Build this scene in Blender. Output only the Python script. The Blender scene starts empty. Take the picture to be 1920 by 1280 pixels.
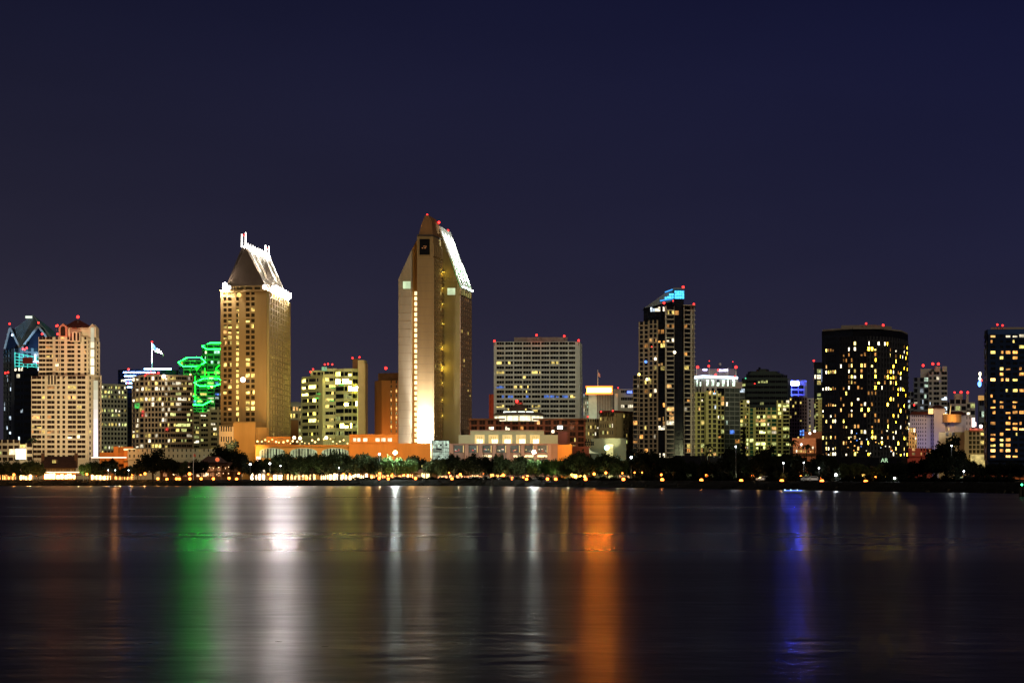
import bpy, math, random
from mathutils import Vector, noise
random.seed(11)
S = bpy.context.scene
COL = S.collection
F = 3667.0            # focal length of the lens expressed in photo pixels
HZ = 893.0            # row of the horizon
CAMZ = 4.0

# ------------------------------------------------------------------ camera
cam = bpy.data.objects.new("camera", bpy.data.cameras.new("camera"))
COL.objects.link(cam)
cam.location = (0, 0, CAMZ)
cam.rotation_euler = (math.radians(90), 0, 0)
cam.data.sensor_width = 36.0
cam.data.lens = 36.0 * F / 1920.0
cam.data.shift_y = (HZ - 640.0) / 1920.0
cam.data.clip_start = 1.0
cam.data.clip_end = 12000.0
S.camera = cam

# ------------------------------------------------------------------ world: clear night sky over a lit city
W = bpy.data.worlds.new("World"); S.world = W
W.use_nodes = True
nt = W.node_tree; nt.nodes.clear()
wo = nt.nodes.new("ShaderNodeOutputWorld"); bg = nt.nodes.new("ShaderNodeBackground")
tc = nt.nodes.new("ShaderNodeTexCoord"); sx = nt.nodes.new("ShaderNodeSeparateXYZ")
nt.links.new(tc.outputs["Generated"], sx.inputs[0])
def sky_ramp(cols):
    r = nt.nodes.new("ShaderNodeValToRGB"); cr = r.color_ramp
    cr.interpolation = 'B_SPLINE'
    while len(cr.elements) < len(cols): cr.elements.new(0.5)
    for e, (p, c) in zip(cr.elements, cols): e.position = p; e.color = (*c, 1)
    return r
rl = sky_ramp([(0.0, (.043, .037, .060)), (.05, (.034, .030, .050)), (.11, (.0205, .0190, .0370)), (.19, (.0125, .0125, .0310)), (.26, (.0072, .0080, .0262)), (.6, (.004, .0045, .014))])
rr = sky_ramp([(0.0, (.034, .031, .057)), (.05, (.024, .0225, .049)), (.11, (.0140, .0145, .0420)), (.19, (.0088, .0098, .0380)), (.26, (.0056, .0066, .0320)), (.6, (.003, .004, .014))])
mr = nt.nodes.new("ShaderNodeMapRange"); mr.inputs[1].default_value = -0.27; mr.inputs[2].default_value = 0.27
mx = nt.nodes.new("ShaderNodeMix"); mx.data_type = 'RGBA'
nt.links.new(sx.outputs["Z"], rl.inputs[0]); nt.links.new(sx.outputs["Z"], rr.inputs[0])
nt.links.new(sx.outputs["X"], mr.inputs[0]); nt.links.new(mr.outputs[0], mx.inputs[0])
nt.links.new(rl.outputs[0], mx.inputs[6]); nt.links.new(rr.outputs[0], mx.inputs[7])
sn = nt.nodes.new("ShaderNodeTexNoise"); sn.inputs["Scale"].default_value = 2.4; sn.inputs["Detail"].default_value = 4
sm_ = nt.nodes.new("ShaderNodeMapping"); sm_.inputs["Scale"].default_value = (1, 1, 3.5); nt.links.new(tc.outputs["Generated"], sm_.inputs[0]); nt.links.new(sm_.outputs[0], sn.inputs[0])
sr = nt.nodes.new("ShaderNodeMapRange"); sr.inputs[1].default_value = .3; sr.inputs[2].default_value = .7; sr.inputs[3].default_value = .86; sr.inputs[4].default_value = 1.10; nt.links.new(sn.outputs[0], sr.inputs[0])
sv = nt.nodes.new("ShaderNodeVectorMath"); sv.operation = 'SCALE'; nt.links.new(mx.outputs[2], sv.inputs[0]); nt.links.new(sr.outputs[0], sv.inputs["Scale"])
nt.links.new(sv.outputs[0], bg.inputs[0]); bg.inputs[1].default_value = .93
nt.links.new(bg.outputs[0], wo.inputs[0])

# ------------------------------------------------------------------ one weak, broad sun lamp: the glow of the city and moon behind the camera
sd = bpy.data.lights.new("night_glow", 'SUN'); sd.energy = 0.78; sd.angle = math.radians(12); sd.color = (1.0, .84, .58)
so = bpy.data.objects.new("night_glow", sd); COL.objects.link(so)
so.rotation_euler = Vector((-0.32, 1.0, -0.42)).to_track_quat('-Z', 'Y').to_euler()

S.view_settings.view_transform = 'Standard'; S.view_settings.look = 'None'
S.view_settings.exposure = 0.0; S.view_settings.gamma = 1.0
S.render.engine = 'CYCLES'
S.cycles.use_denoising = True
S.cycles.use_light_tree = True
S.cycles.max_bounces = 4; S.cycles.diffuse_bounces = 2; S.cycles.glossy_bounces = 3
S.cycles.sample_clamp_direct = 0; S.cycles.sample_clamp_indirect = 80
S.cycles.caustics_reflective = False; S.cycles.caustics_refractive = False

# ------------------------------------------------------------------ helpers
ORG = {}
def X(px, D): return (px - 960.0) / F * D
def pt(px, D): return (X(px, D), D)
def zz(py, D): return CAMZ + (HZ - py) / F * D
GZ = 2.6

_m = {}
def mat(name, col, rough=.75, var=.12, scale=.15, spec=.3, metal=0, streak=False):
    """painted or mineral surface; slight weathering noise in world metres"""
    if name in _m: return _m[name]
    m = bpy.data.materials.new(name); m.use_nodes = True; t = m.node_tree
    b = t.nodes["Principled BSDF"]
    g = t.nodes.new("ShaderNodeNewGeometry"); mp = t.nodes.new("ShaderNodeMapping")
    n = t.nodes.new("ShaderNodeTexNoise"); r = t.nodes.new("ShaderNodeMapRange"); x = t.nodes.new("ShaderNodeMix"); x.data_type = 'RGBA'
    mp.inputs["Scale"].default_value = (scale, scale, scale * (.15 if streak else 1))
    n.inputs["Scale"].default_value = 1; n.inputs["Detail"].default_value = 5; n.inputs["Roughness"].default_value = .65
    t.links.new(g.outputs["Position"], mp.inputs[0]); t.links.new(mp.outputs[0], n.inputs[0])
    r.inputs[1].default_value = .3; r.inputs[2].default_value = .7
    t.links.new(n.outputs[0], r.inputs[0]); t.links.new(r.outputs[0], x.inputs[0])
    x.inputs[6].default_value = (*[c * (1 - var * 1.6) for c in col], 1); x.inputs[7].default_value = (*[min(1, c * (1 + var)) for c in col], 1)
    t.links.new(x.outputs[2], b.inputs["Base Color"])
    b.inputs["Roughness"].default_value = rough; b.inputs["Metallic"].default_value = metal
    b.inputs["Specular IOR Level"].default_value = spec
    _m[name] = m; return m

def glass(name="dark_glass", col=(.010, .011, .015), rough=.15):
    if name in _m: return _m[name]
    m = mat(name, col, rough, .3, .3, .1); return m

def glow(name, col, k, tex=0.0, sample=False, scale=.7):
    """something that gives off light: a lamp, a lit window, a sign"""
    key = "%s_%g" % (name, k)
    if key in _m: return _m[key]
    m = bpy.data.materials.new(key.replace(".", "_")); m.use_nodes = True; t = m.node_tree
    b = t.nodes["Principled BSDF"]; b.inputs["Base Color"].default_value = (.05, .05, .05, 1)
    b.inputs["Roughness"].default_value = .4
    b.inputs["Emission Color"].default_value = (*col, 1); b.inputs["Emission Strength"].default_value = k
    if tex:
        g = t.nodes.new("ShaderNodeNewGeometry"); n = t.nodes.new("ShaderNodeTexNoise"); r = t.nodes.new("ShaderNodeMapRange")
        n.inputs["Scale"].default_value = scale; n.inputs["Detail"].default_value = 2
        t.links.new(g.outputs["Position"], n.inputs[0]); t.links.new(n.outputs[0], r.inputs[0])
        r.inputs[1].default_value = .32; r.inputs[2].default_value = .68
        r.inputs[3].default_value = k * (1 - tex); r.inputs[4].default_value = k * (1 + tex)
        t.links.new(r.outputs[0], b.inputs["Emission Strength"])
    m.cycles.emission_sampling = 'AUTO' if sample else 'NONE'
    _m[key] = m; return m

HUE = dict(gold=(1, .84, .15), warm=(1, .53, .16), amber=(1, .42, .09), yellow=(1, .75, .19), sodium=(1, .60, .03), lime=(.86, .92, .30), white=(1, .87, .60), cool=(.72, .86, 1),
           mint=(.75, 1, .78), blue=(.10, .28, 1), red=(1, .06, .04), cyan=(.05, .62, 1), green=(.05, 1, .12))
def win(h, k): return glow("window_light_" + h, HUE[h], k, .75)
PAL = dict(
    warm=[("warm", 1.1), ("warm", .5), ("yellow", .8), ("white", 1.4), ("amber", .5), ("amber", .25), ("yellow", .35), ("white", 2.4)],
    yellow=[("yellow", 1.4), ("yellow", .7), ("yellow", .4), ("warm", .9), ("white", 1.8), ("lime", .5), ("yellow", 1.0)],
    lime=[("lime", 1.1), ("lime", .5), ("yellow", 1.0), ("white", 1.5), ("lime", .3), ("yellow", .5)],
    cool=[("cool", 1.2), ("cool", .5), ("white", 1.0), ("mint", .6), ("white", .4), ("cool", .25)],
    hotel=[("yellow", 1.6), ("amber", .8), ("yellow", .9), ("warm", 1.6), ("amber", .45), ("white", 2.6), ("yellow", .5)],
    mixed=[("warm", 1.0), ("yellow", .7), ("white", 1.6), ("cool", .8), ("amber", .5), ("lime", .6), ("white", .6), ("yellow", .35), ("blue", .8), ("mint", .4)],
    dim=[("amber", .12), ("yellow", .15), ("warm", .2), ("white", .2), ("warm", .5)])

class MB:
    def __init__(s): s.v = []; s.f = []; s.m = []; s.mats = []
    def mi(s, m):
        if m not in s.mats: s.mats.append(m)
        return s.mats.index(m)
    def add(s, vs, fs, m=None):
        o = len(s.v); s.v += [tuple(v) for v in vs]; s.f += [tuple(i + o for i in f) for f in fs]
        s.m += [s.mi(m) if m else 0] * len(fs)
    def hexa(s, b, t, m=None):
        s.add(list(b) + list(t), [(3, 2, 1, 0), (4, 5, 6, 7), (0, 1, 5, 4), (1, 2, 6, 5), (2, 3, 7, 6), (3, 0, 4, 7)], m)
    def box(s, c, d, m=None, rot=0):
        x, y, z = c; a, b, h = d[0] / 2, d[1] / 2, d[2]
        cs, sn = math.cos(rot), math.sin(rot)
        q = [(x + i * cs - j * sn, y + i * sn + j * cs) for i, j in ((-a, -b), (a, -b), (a, b), (-a, b))]
        s.hexa([(*p, z) for p in q], [(*p, z + h) for p in q], m)
    def prism(s, poly, z0, z1, m=None, scale=1.0, shift=(0, 0)):
        n = len(poly); cx = sum(p[0] for p in poly) / n + shift[0]; cy = sum(p[1] for p in poly) / n + shift[1]
        top = [(cx + (p[0] + shift[0] - cx) * scale, cy + (p[1] + shift[1] - cy) * scale) for p in poly]
        s.add([(*p, z0) for p in poly] + [(*p, z1) for p in top],
              [tuple(range(n - 1, -1, -1)), tuple(range(n, 2 * n))] + [(i, (i + 1) % n, n + (i + 1) % n, n + i) for i in range(n)], m)
    def ext(s, pts, vec, m=None):
        """closed 3D outline pushed along vec"""
        n = len(pts); v = Vector(vec)
        s.add([tuple(p) for p in pts] + [tuple(Vector(p) + v) for p in pts],
              [tuple(range(n)), tuple(range(2 * n - 1, n - 1, -1))] + [(i, n + i, n + (i + 1) % n, (i + 1) % n) for i in range(n)], m)
    def tube(s, a, b, r0, r1=None, n=8, m=None):
        a = Vector(a); b = Vector(b); r1 = r0 if r1 is None else r1
        d = (b - a).normalized(); u = d.orthogonal().normalized(); w = d.cross(u)
        vs = []
        for c, r in ((a, r0), (b, r1)):
            for i in range(n):
                t = 2 * math.pi * i / n; vs.append(c + u * (r * math.cos(t)) + w * (r * math.sin(t)))
        s.add(vs, [tuple(range(n)), tuple(range(2 * n - 1, n - 1, -1))] + [(i, n + i, n + (i + 1) % n, (i + 1) % n) for i in range(n)], m)
    def ball(s, c, r, m=None, nu=8, nv=6, sq=1.0):
        vs = [(c[0], c[1], c[2] + r * sq)]
        for j in range(1, nv):
            p = math.pi * j / nv
            for i in range(nu):
                t = 2 * math.pi * i / nu
                vs.append((c[0] + r * math.sin(p) * math.cos(t), c[1] + r * math.sin(p) * math.sin(t), c[2] + r * sq * math.cos(p)))
        vs.append((c[0], c[1], c[2] - r * sq)); fs = []
        for i in range(nu):
            k = (i + 1) % nu
            fs.append((0, 1 + i, 1 + k))
            for j in range(nv - 2): a = 1 + j * nu; fs.append((a + i, a + nu + i, a + nu + k, a + k))
            a = 1 + (nv - 2) * nu; fs.append((a + i, len(vs) - 1, a + k))
        s.add(vs, fs, m)
    def build(s, name, m=None, parent=None, smooth=False):
        if not s.v: return None
        org = ORG.get(parent.name, (0, 0, 0)) if parent else (0, 0, 0)
        me = bpy.data.meshes.new(name)
        me.from_pydata([(v[0] - org[0], v[1] - org[1], v[2] - org[2]) for v in s.v], [], s.f)
        for x in (s.mats or [m]): me.materials.append(x)
        if s.mats: me.polygons.foreach_set("material_index", s.m)
        if smooth: me.polygons.foreach_set("use_smooth", [True] * len(s.f))
        o = bpy.data.objects.new(name, me); COL.objects.link(o)
        if parent: o.parent = parent; ORG[o.name] = org
        return o

def tag(o, label=None, cat=None, group=None, kind=None):
    if label: o["label"] = label
    if cat: o["category"] = cat
    if group: o["group"] = group
    if kind: o["kind"] = kind
    return o
def empty(name, loc, label, cat, group=None):
    o = bpy.data.objects.new(name, None); COL.objects.link(o); o.location = loc; o.empty_display_size = 1
    ORG[o.name] = tuple(loc); return tag(o, label, cat, group)
def copy_tree(o, parent=None):
    c = o.copy(); COL.objects.link(c); c.parent = parent
    for ch in list(o.children): copy_tree(ch, c)
    return c

# landmarks, used to say where a repeated thing stands
MARKS = [(0, 66, "below the dark glass tower with the peaked roof"), (66, 152, "by the gabled waterfront restaurant"), (152, 240, "below the light column of the cream condominium"),
         (240, 345, "below the rounded office block"), (345, 415, "below the green neon towers"), (415, 545, "below the tower with the floodlit sloping roof"),
         (545, 690, "below the yellow lit glass office"), (690, 745, "below the orange podium wall"), (745, 848, "below the tallest tower"),
         (848, 925, "below the left end of the pillared terrace hall"), (925, 1052, "below the round pavilion with the cone roof"), (1052, 1100, "below the bright orange wall"),
         (1100, 1185, "below the block with the glowing orange crown"), (1185, 1300, "below the tower with the blue lit top"), (1300, 1385, "below the block with the white light band"),
         (1385, 1480, "below the stepped dark green tower"), (1480, 1541, "below the blue white rooftop sign"), (1541, 1704, "below the black curved hotel tower"),
         (1704, 1846, "below the old white hotel"), (1846, 2400, "below the navy tower at the right edge")]
ORD = "first second third fourth fifth sixth seventh eighth ninth tenth eleventh".split()
def where(px):
    for a, b, t in MARKS:
        if px < b: return t
def label_row(items, what):
    """items: list of px; gives each a label naming its landmark and its place there"""
    out = {}; by = {}
    for i, px in enumerate(items): by.setdefault((where(px), what[i]), []).append((px, i))
    for (w, _), l in by.items():
        l.sort()
        for k, (px, i) in enumerate(l):
            out[i] = "%s %s" % (what[i], w) if len(l) == 1 else "%s %s from the left, %s" % (ORD[k], what[i], w)
    return out

def lamp(kind, loc, energy, col, size=.3, aim=None, cone=60, blend=.5, name="lamp_or_fill_light"):  # also makes the unseen fill lights added to brighten facades
    d = bpy.data.lights.new(name, kind); d.energy = energy; d.color = col
    if kind in ('POINT', 'SPOT'): d.shadow_soft_size = size
    if kind == 'SPOT': d.spot_size = math.radians(cone); d.spot_blend = blend
    o = bpy.data.objects.new(name, d); COL.objects.link(o); o.location = loc
    if aim is not None: o.rotation_euler = (Vector(aim) - Vector(loc)).to_track_quat('-Z', 'Y').to_euler()
    return o

RED = glow("beacon_red", (1, .022, .018), 5, 0, True)
POLE = mat("steel_pole", (.04, .04, .04), .5, .1, 1, .4)

class Bld:
    """a building: one Empty that parents wall, windows, roof, lamps"""
    def __init__(s, name, label, D, px, cat="building", group=None):
        s.D = D; s.root = empty(name, (*pt(px, D), GZ), label, cat, group); s.w = MB(); s.panes = []; s.wm = None
    def z(s, py): return zz(py, s.D)
    def facade(s, p0, p1, yb, yt, nf, bays, m, pal="warm", lit=.2, span=.4, proud=.5, balc=0, split=1, gl=None, fn=None, rowbias=.0, cap=0, zc=None, sub=0, sm=None):
        """bays: [(width, window share)...]; fn(floor from the top, bay) -> (hue, strength), None for dark, or 'r' for random"""
        a = Vector((*pt(*p0), 0)); b = Vector((*pt(*p1), 0)); L = (b - a).length; u = (b - a) / L; n = Vector((u.y, -u.x, 0))
        z0 = GZ if yb is None else s.z(yb); z1 = s.z(yt)
        if isinstance(bays, int): bays = [(1, .7)] * bays
        tot = sum(w for w, _ in bays); fh = (z1 - z0) / nf
        def bx(mb, s0, s1, d0, d1, za, zb, mm):
            q = [a + u * s0 + n * d0, a + u * s1 + n * d0, a + u * s1 + n * d1, a + u * s0 + n * d1]
            mb.hexa([(p.x, p.y, za) for p in q], [(p.x, p.y, zb) for p in q], mm)
        gl = gl or glass(); P = PAL[pal]; pos = 0
        rows = [random.random() for _ in range(nf)]
        eps = .004 * random.random()
        for j, (w, share) in enumerate(bays):
            s0 = pos / tot * L; pos += w; s1 = pos / tot * L
            if share <= 0: bx(s.w, s0, s1, -.05, proud, z0, z1 + cap, m); continue
            g = (s1 - s0) * (1 - share) / 2
            if g > .02:
                bx(s.w, s0, s0 + g, -.05, proud, z0, z1 + cap, m); bx(s.w, s1 - g, s1, -.05, proud, z0, z1 + cap, m)
            for i in range(nf):
                zt = z1 - i * fh; zb = zt - fh
                bx(s.w, s0 + g, s1 - g, -.05, proud - .012 + balc, zb, zb + fh * span, sm or m)
                if i == 0 and cap: bx(s.w, s0 + g, s1 - g, -.05, proud - .012, zt, zt + cap, m)
                r = fn(i, j) if fn else 'r'
                if r == 'r':
                    pr = lit * (1 + rowbias * (1.6 if rows[i] > .75 else -1 if rows[i] < .5 else 0))
                    r = random.choice(P) if random.random() < pr else None
                mm = gl if r is None else win(*r)
                mb = MB(); wd = (s1 - g) - (s0 + g); k = split
                lo = zb + fh * span; gap = min(.18, wd * .04)
                for q in range(k):
                    aa = s0 + g + wd * q / k + (gap if q else 0); bb = s0 + g + wd * (q + 1) / k
                    m2 = mm
                    if r is not None and k > 1 and random.random() < .35: m2 = gl
                    bl = random.random()          # blinds drawn part of the way, or a curtain to one side
                    if m2 is mm and r is not None and bl < .22 and zt - lo > .8:
                        c_ = zt - (zt - lo) * random.uniform(.25, .55); bx(mb, aa, bb, -.05, proud * .35, lo, c_, mm); bx(mb, aa, bb, -.05, proud * .36, c_, zt, gl)
                    elif m2 is mm and r is not None and bl < .40 and bb - aa > 1.0:
                        c_ = aa + (bb - aa) * random.uniform(.35, .7); bx(mb, aa, c_, -.05, proud * .35, lo, zt, mm if bl < .3 else gl); bx(mb, c_, bb, -.05, proud * .36, lo, zt, gl if bl < .3 else mm)
                    else: bx(mb, aa, bb, -.05, proud * .35, lo, zt, m2)
                s.panes.append((wd * (fh * (1 - span)) * (3 if r else 1), mb))
        return a, b, u, n
    def blank(s, p0, p1, yb, yt, m, proud=.5):
        return s.facade(p0, p1, yb, yt, 1, [(1, 0)], m, proud=proud)
    def core(s, poly, yb, yt, m, D=None):
        z0 = GZ if yb is None else s.z(yb)
        s.w.prism([pt(*p) for p in poly], z0, s.z(yt), m)
    def block(s, x0, x1, yb, yt, m, D=None, depth=25, roof=None):
        """plain box volume parallel to the picture plane"""
        D = D or s.D; z0 = GZ if yb is None else s.z(yb); xa, xb = X(x0, D), X(x1, D)
        s.w.prism([(xa, D), (xb, D), (xb, D + depth), (xa, D + depth)], z0, s.z(yt), m)
    def part(s, name, mb, m=None, parent=None, label=None, smooth=False):
        o = mb.build(name, m, parent or s.root, smooth)
        if label: o["label"] = label
        return o
    def beacon(s, px, py, D=None, r=1.0, mast=2.0, m=None):
        D = D or s.D; x, y = pt(px, D); z = zz(py, D)
        b = MB(); b.tube((x, y, z - mast - r), (x, y, z - r * .6), .14, None, 6)
        o = s.part("beacon_mast", b, POLE)
        b = MB(); b.ball((x, y, z), .6 * r * D / 1100.0); s.part("beacon_lamp", b, m or RED, o)
    def done(s, maxp=90):
        s.part("wall", s.w)
        s.panes.sort(key=lambda t: -t[0])
        for _, mb in s.panes[:maxp]: mb.build("window", None, s.root)
        rest = MB()
        for _, mb in s.panes[maxp:]:
            for f, mi in zip(mb.f, mb.m): pass
            o = len(rest.v); rest.v += mb.v; rest.f += [tuple(i + o for i in f) for f in mb.f]; rest.m += [rest.mi(mb.mats[k]) for k in mb.m]
        if rest.v: tag(rest.build("window", None, s.root), kind="stuff")
        return s.root
# ------------------------------------------------------------------ water, shore, ground
def wl(px): return 910.6 if px < 900 else 910.6 + (px - 900) / 1020.0 * 14.2
def shoreD(px): return CAMZ * F / (wl(px) - HZ)
wm = bpy.data.materials.new("bay_water"); wm.use_nodes = True; t = wm.node_tree
b = t.nodes["Principled BSDF"]; b.inputs["Base Color"].default_value = (.012, .011, .016, 1); b.inputs["IOR"].default_value = 1.31; b.inputs["Anisotropic"].default_value = .62
tg = t.nodes.new("ShaderNodeCombineXYZ"); tg.inputs[1].default_value = 1; t.links.new(tg.outputs[0], b.inputs["Tangent"])
g = t.nodes.new("ShaderNodeNewGeometry")
def wnoise(sc, det=3):
    mp = t.nodes.new("ShaderNodeMapping"); n = t.nodes.new("ShaderNodeTexNoise")
    mp.inputs["Scale"].default_value = sc; n.inputs["Scale"].default_value = 1; n.inputs["Detail"].default_value = det
    t.links.new(g.outputs["Position"], mp.inputs[0]); t.links.new(mp.outputs[0], n.inputs[0]); return n.outputs[0]
def math_(op, a, b_, c=None):
    n = t.nodes.new("ShaderNodeMath"); n.operation = op
    for i, v in enumerate((a, b_, c)):
        if v is None: continue
        if isinstance(v, (int, float)): n.inputs[i].default_value = v
        else: t.links.new(v, n.inputs[i])
    return n.outputs[0]
sp = t.nodes.new("ShaderNodeSeparateXYZ"); t.links.new(g.outputs["Position"], sp.inputs[0])
# a calm slick lies between about 98 m and 170 m off the camera's shore, its near edge sharp
edge = math_('MULTIPLY_ADD', wnoise((.02, .05, 1)), 10, 93)
near = t.nodes.new("ShaderNodeMapRange"); near.interpolation_type = 'SMOOTHSTEP'
t.links.new(math_('SUBTRACT', sp.outputs["Y"], edge), near.inputs[0]); near.inputs[1].default_value = -5; near.inputs[2].default_value = 9
far = t.nodes.new("ShaderNodeMapRange"); far.interpolation_type = 'SMOOTHSTEP'
t.links.new(sp.outputs["Y"], far.inputs[0]); far.inputs[1].default_value = 130; far.inputs[2].default_value = 185; far.inputs[3].default_value = 1; far.inputs[4].default_value = 0
slick = math_('MULTIPLY', near.outputs[0], far.outputs[0])
fd = t.nodes.new("ShaderNodeMapRange"); t.links.new(sp.outputs["Y"], fd.inputs[0]); fd.inputs[1].default_value = 60; fd.inputs[2].default_value = 95; fd.inputs[3].default_value = 1; fd.inputs[4].default_value = 0; fade = fd.outputs[0]
streaks = math_('ADD', math_('MULTIPLY', wnoise((.003, .022, 1), 2), .5), math_('ADD', math_('MULTIPLY', wnoise((.012, .12, 1), 2), .3), math_('MULTIPLY_ADD', math_('MULTIPLY', math_('SUBTRACT', wnoise((.6, 1.1, 1), 3), .5), fade), .34, .15)))
st = t.nodes.new("ShaderNodeMapRange"); t.links.new(streaks, st.inputs[0]); st.inputs[1].default_value = .36; st.inputs[2].default_value = .64
st.inputs[3].default_value = ROUGH_LO = .24; st.inputs[4].default_value = .37
k8 = math_('MULTIPLY', slick, .85)
rough = math_('ADD', math_('MULTIPLY', st.outputs[0], math_('SUBTRACT', 1, k8)), math_('MULTIPLY', k8, .262))
t.links.new(rough, b.inputs["Roughness"])
bp = t.nodes.new("ShaderNodeBump"); bp.inputs["Distance"].default_value = .05
bs = t.nodes.new("ShaderNodeMapRange"); t.links.new(sp.outputs["Y"], bs.inputs[0]); bs.inputs[1].default_value = 70; bs.inputs[2].default_value = 94; bs.inputs[3].default_value = .65; bs.inputs[4].default_value = .0; t.links.new(bs.outputs[0], bp.inputs["Strength"])
hh = math_('ADD', wnoise((.8, 1.0, 1), 3), math_('MULTIPLY', wnoise((.05, .35, 1), 2), 1.5))
t.links.new(hh, bp.inputs["Height"]); t.links.new(bp.outputs[0], b.inputs["Normal"])
w = MB(); w.add([(-4000, -300, 0), (4000, -300, 0), (4000, 7000, 0), (-4000, 7000, 0)], [(0, 1, 2, 3)])
tag(w.build("water", wm), kind="structure")

bm_ = mat("embankment_rock", (.013, .012, .010), .95, .5, .8, .03)
gm = mat("park_ground", (.020, .022, .016), .95, .35, .12, .03)
step = 12
pxs = list(range(-260, 2240, step))
shore = [pt(p, shoreD(p)) for p in pxs]
m = MB(); rows = [(0, -.6), (1.2, .25), (3.0, 1.1), (5.2, 1.9), (7.5, GZ - .06), (10, GZ - .008)]
for (x, y) in shore:
    for k, (dy, z) in enumerate(rows):
        j = 0 if k in (0, 5) else 1
        m.v.append((x, y + dy + j * .9 * noise.noise(Vector((x * .35, y * .35, k * 3.1))), z + j * .38 * noise.noise(Vector((x * .5, k * 7.7, 4)))))
nr = len(rows)
for i in range(len(shore) - 1):
    for k in range(nr - 1):
        a = i * nr + k; m.f.append((a, a + nr, a + nr + 1, a + 1))
tag(m.build("embankment", bm_, smooth=False), kind="structure")
# individual boulders show only as a mass along the lit left stretch of bank
m = MB(); rs = random.Random(4)
for i in range(420):
    px = rs.uniform(-10, 330) if i < 260 else rs.uniform(330, 1920); D = shoreD(px) + rs.uniform(.3, 6.5); x, y = pt(px, D)
    zc = -.4 + (D - shoreD(px)) / 7.5 * 3.0; r = rs.uniform(.35, .85)
    vs = []; o = len(m.v)
    for dx, dy, dz in ((-1, -1, -1), (1, -1, -1), (1, 1, -1), (-1, 1, -1), (-.7, -.7, 1), (.7, -.7, 1), (.7, .7, 1), (-.7, .7, 1)):
        vs.append((x + dx * r * rs.uniform(.6, 1.2), y + dy * r * rs.uniform(.6, 1.1), zc + dz * r * rs.uniform(.4, .75)))
    m.add(vs, [(3, 2, 1, 0), (4, 5, 6, 7), (0, 1, 5, 4), (1, 2, 6, 5), (2, 3, 7, 6), (3, 0, 4, 7)])
tag(m.build("rocks", mat("rock", (.030, .026, .020), .9, .5, 1.2, .05)), kind="stuff")

m = MB(); front = [(x, y + 9.9, GZ) for x, y in shore]
n = len(front); back = [(x * 6, 7200, GZ) for x, y in [(f[0] / 1.0, 0) for f in front]]
m.v = front + back; m.f = [(i, i + 1, n + i + 1, n + i) for i in range(n - 1)]
tag(m.build("ground", gm), kind="structure")
# promenade and street sheets
def strip(name, d0, d1, z, mt, a=-200, b_=2120):
    q = list(range(a, b_, 20)); m = MB()
    m.v = [(*pt(p, shoreD(p) + d0), z) for p in q] + [(*pt(p, shoreD(p) + d1), z) for p in q]; k = len(q)
    m.f = [(i, i + 1, k + i + 1, k + i) for i in range(k - 1)]
    return tag(m.build(name, mt), kind="structure")
strip("promenade", 11, 15, GZ + .006, mat("concrete", (.10, .09, .08), .9, .2, .4, .1))
strip("road", 34, 42, GZ + .006, mat("asphalt", (.045, .045, .045), .9, .2, .4))
# ------------------------------------------------------------------ wall materials
cream = mat("cream_stucco", (.66, .52, .33), .85, .08, .12, .2, 0, True)
sand = mat("sandstone", (.40, .255, .092), .85, .10, .12, .2, 0, True)
sand2 = mat("sandstone_side", (.38, .29, .115), .85, .10, .12, .2, 0, True)
slate = mat("dark_roof", (.06, .045, .035), .8, .2, .3)
redroof = mat("red_tile_roof", (.10, .022, .014), .8, .2, .5)
greyg = mat("grey_green_precast", (.34, .37, .27), .85, .1, .15)
navy = mat("navy_glass", (.007, .010, .022), .5, .2, .1, .04)
steel = mat("blue_grey_steel", (.13, .16, .18), .6, .15, .2)
concr = mat("light_concrete", (.46, .43, .34), .85, .1, .15, .2, 0, True)
white = mat("white_panel", (.54, .59, .54), .8, .08, .15, .2, 0, True)
black = mat("near_black_cladding", (.006, .006, .010), .6, .2, .2, .03)
amber_w = mat("sodium_tinted_amber", (.52, .31, .10), .85, .10, .15, .2, 0, True)  # yellower wall colour with sodium light mixed into it
orange = mat("sodium_tinted_orange", (.60, .24, .05), .85, .10, .15, .2, 0, True)  # sodium lamps' orange light partly put into this wall colour
brick = mat("brown_brick", (.17, .075, .035), .85, .2, .25)
pink = mat("pink_stucco", (.33, .205, .175), .85, .1, .2)
mintw = mat("pale_green_stucco", (.36, .38, .28), .85, .1, .2)
limew = mat("olive_beige_render", (.52, .50, .20), .85, .1, .15, .2, 0, True)
darkgreen = mat("dark_green_glass", (.009, .024, .021), .4, .2, .15, .2)

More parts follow.
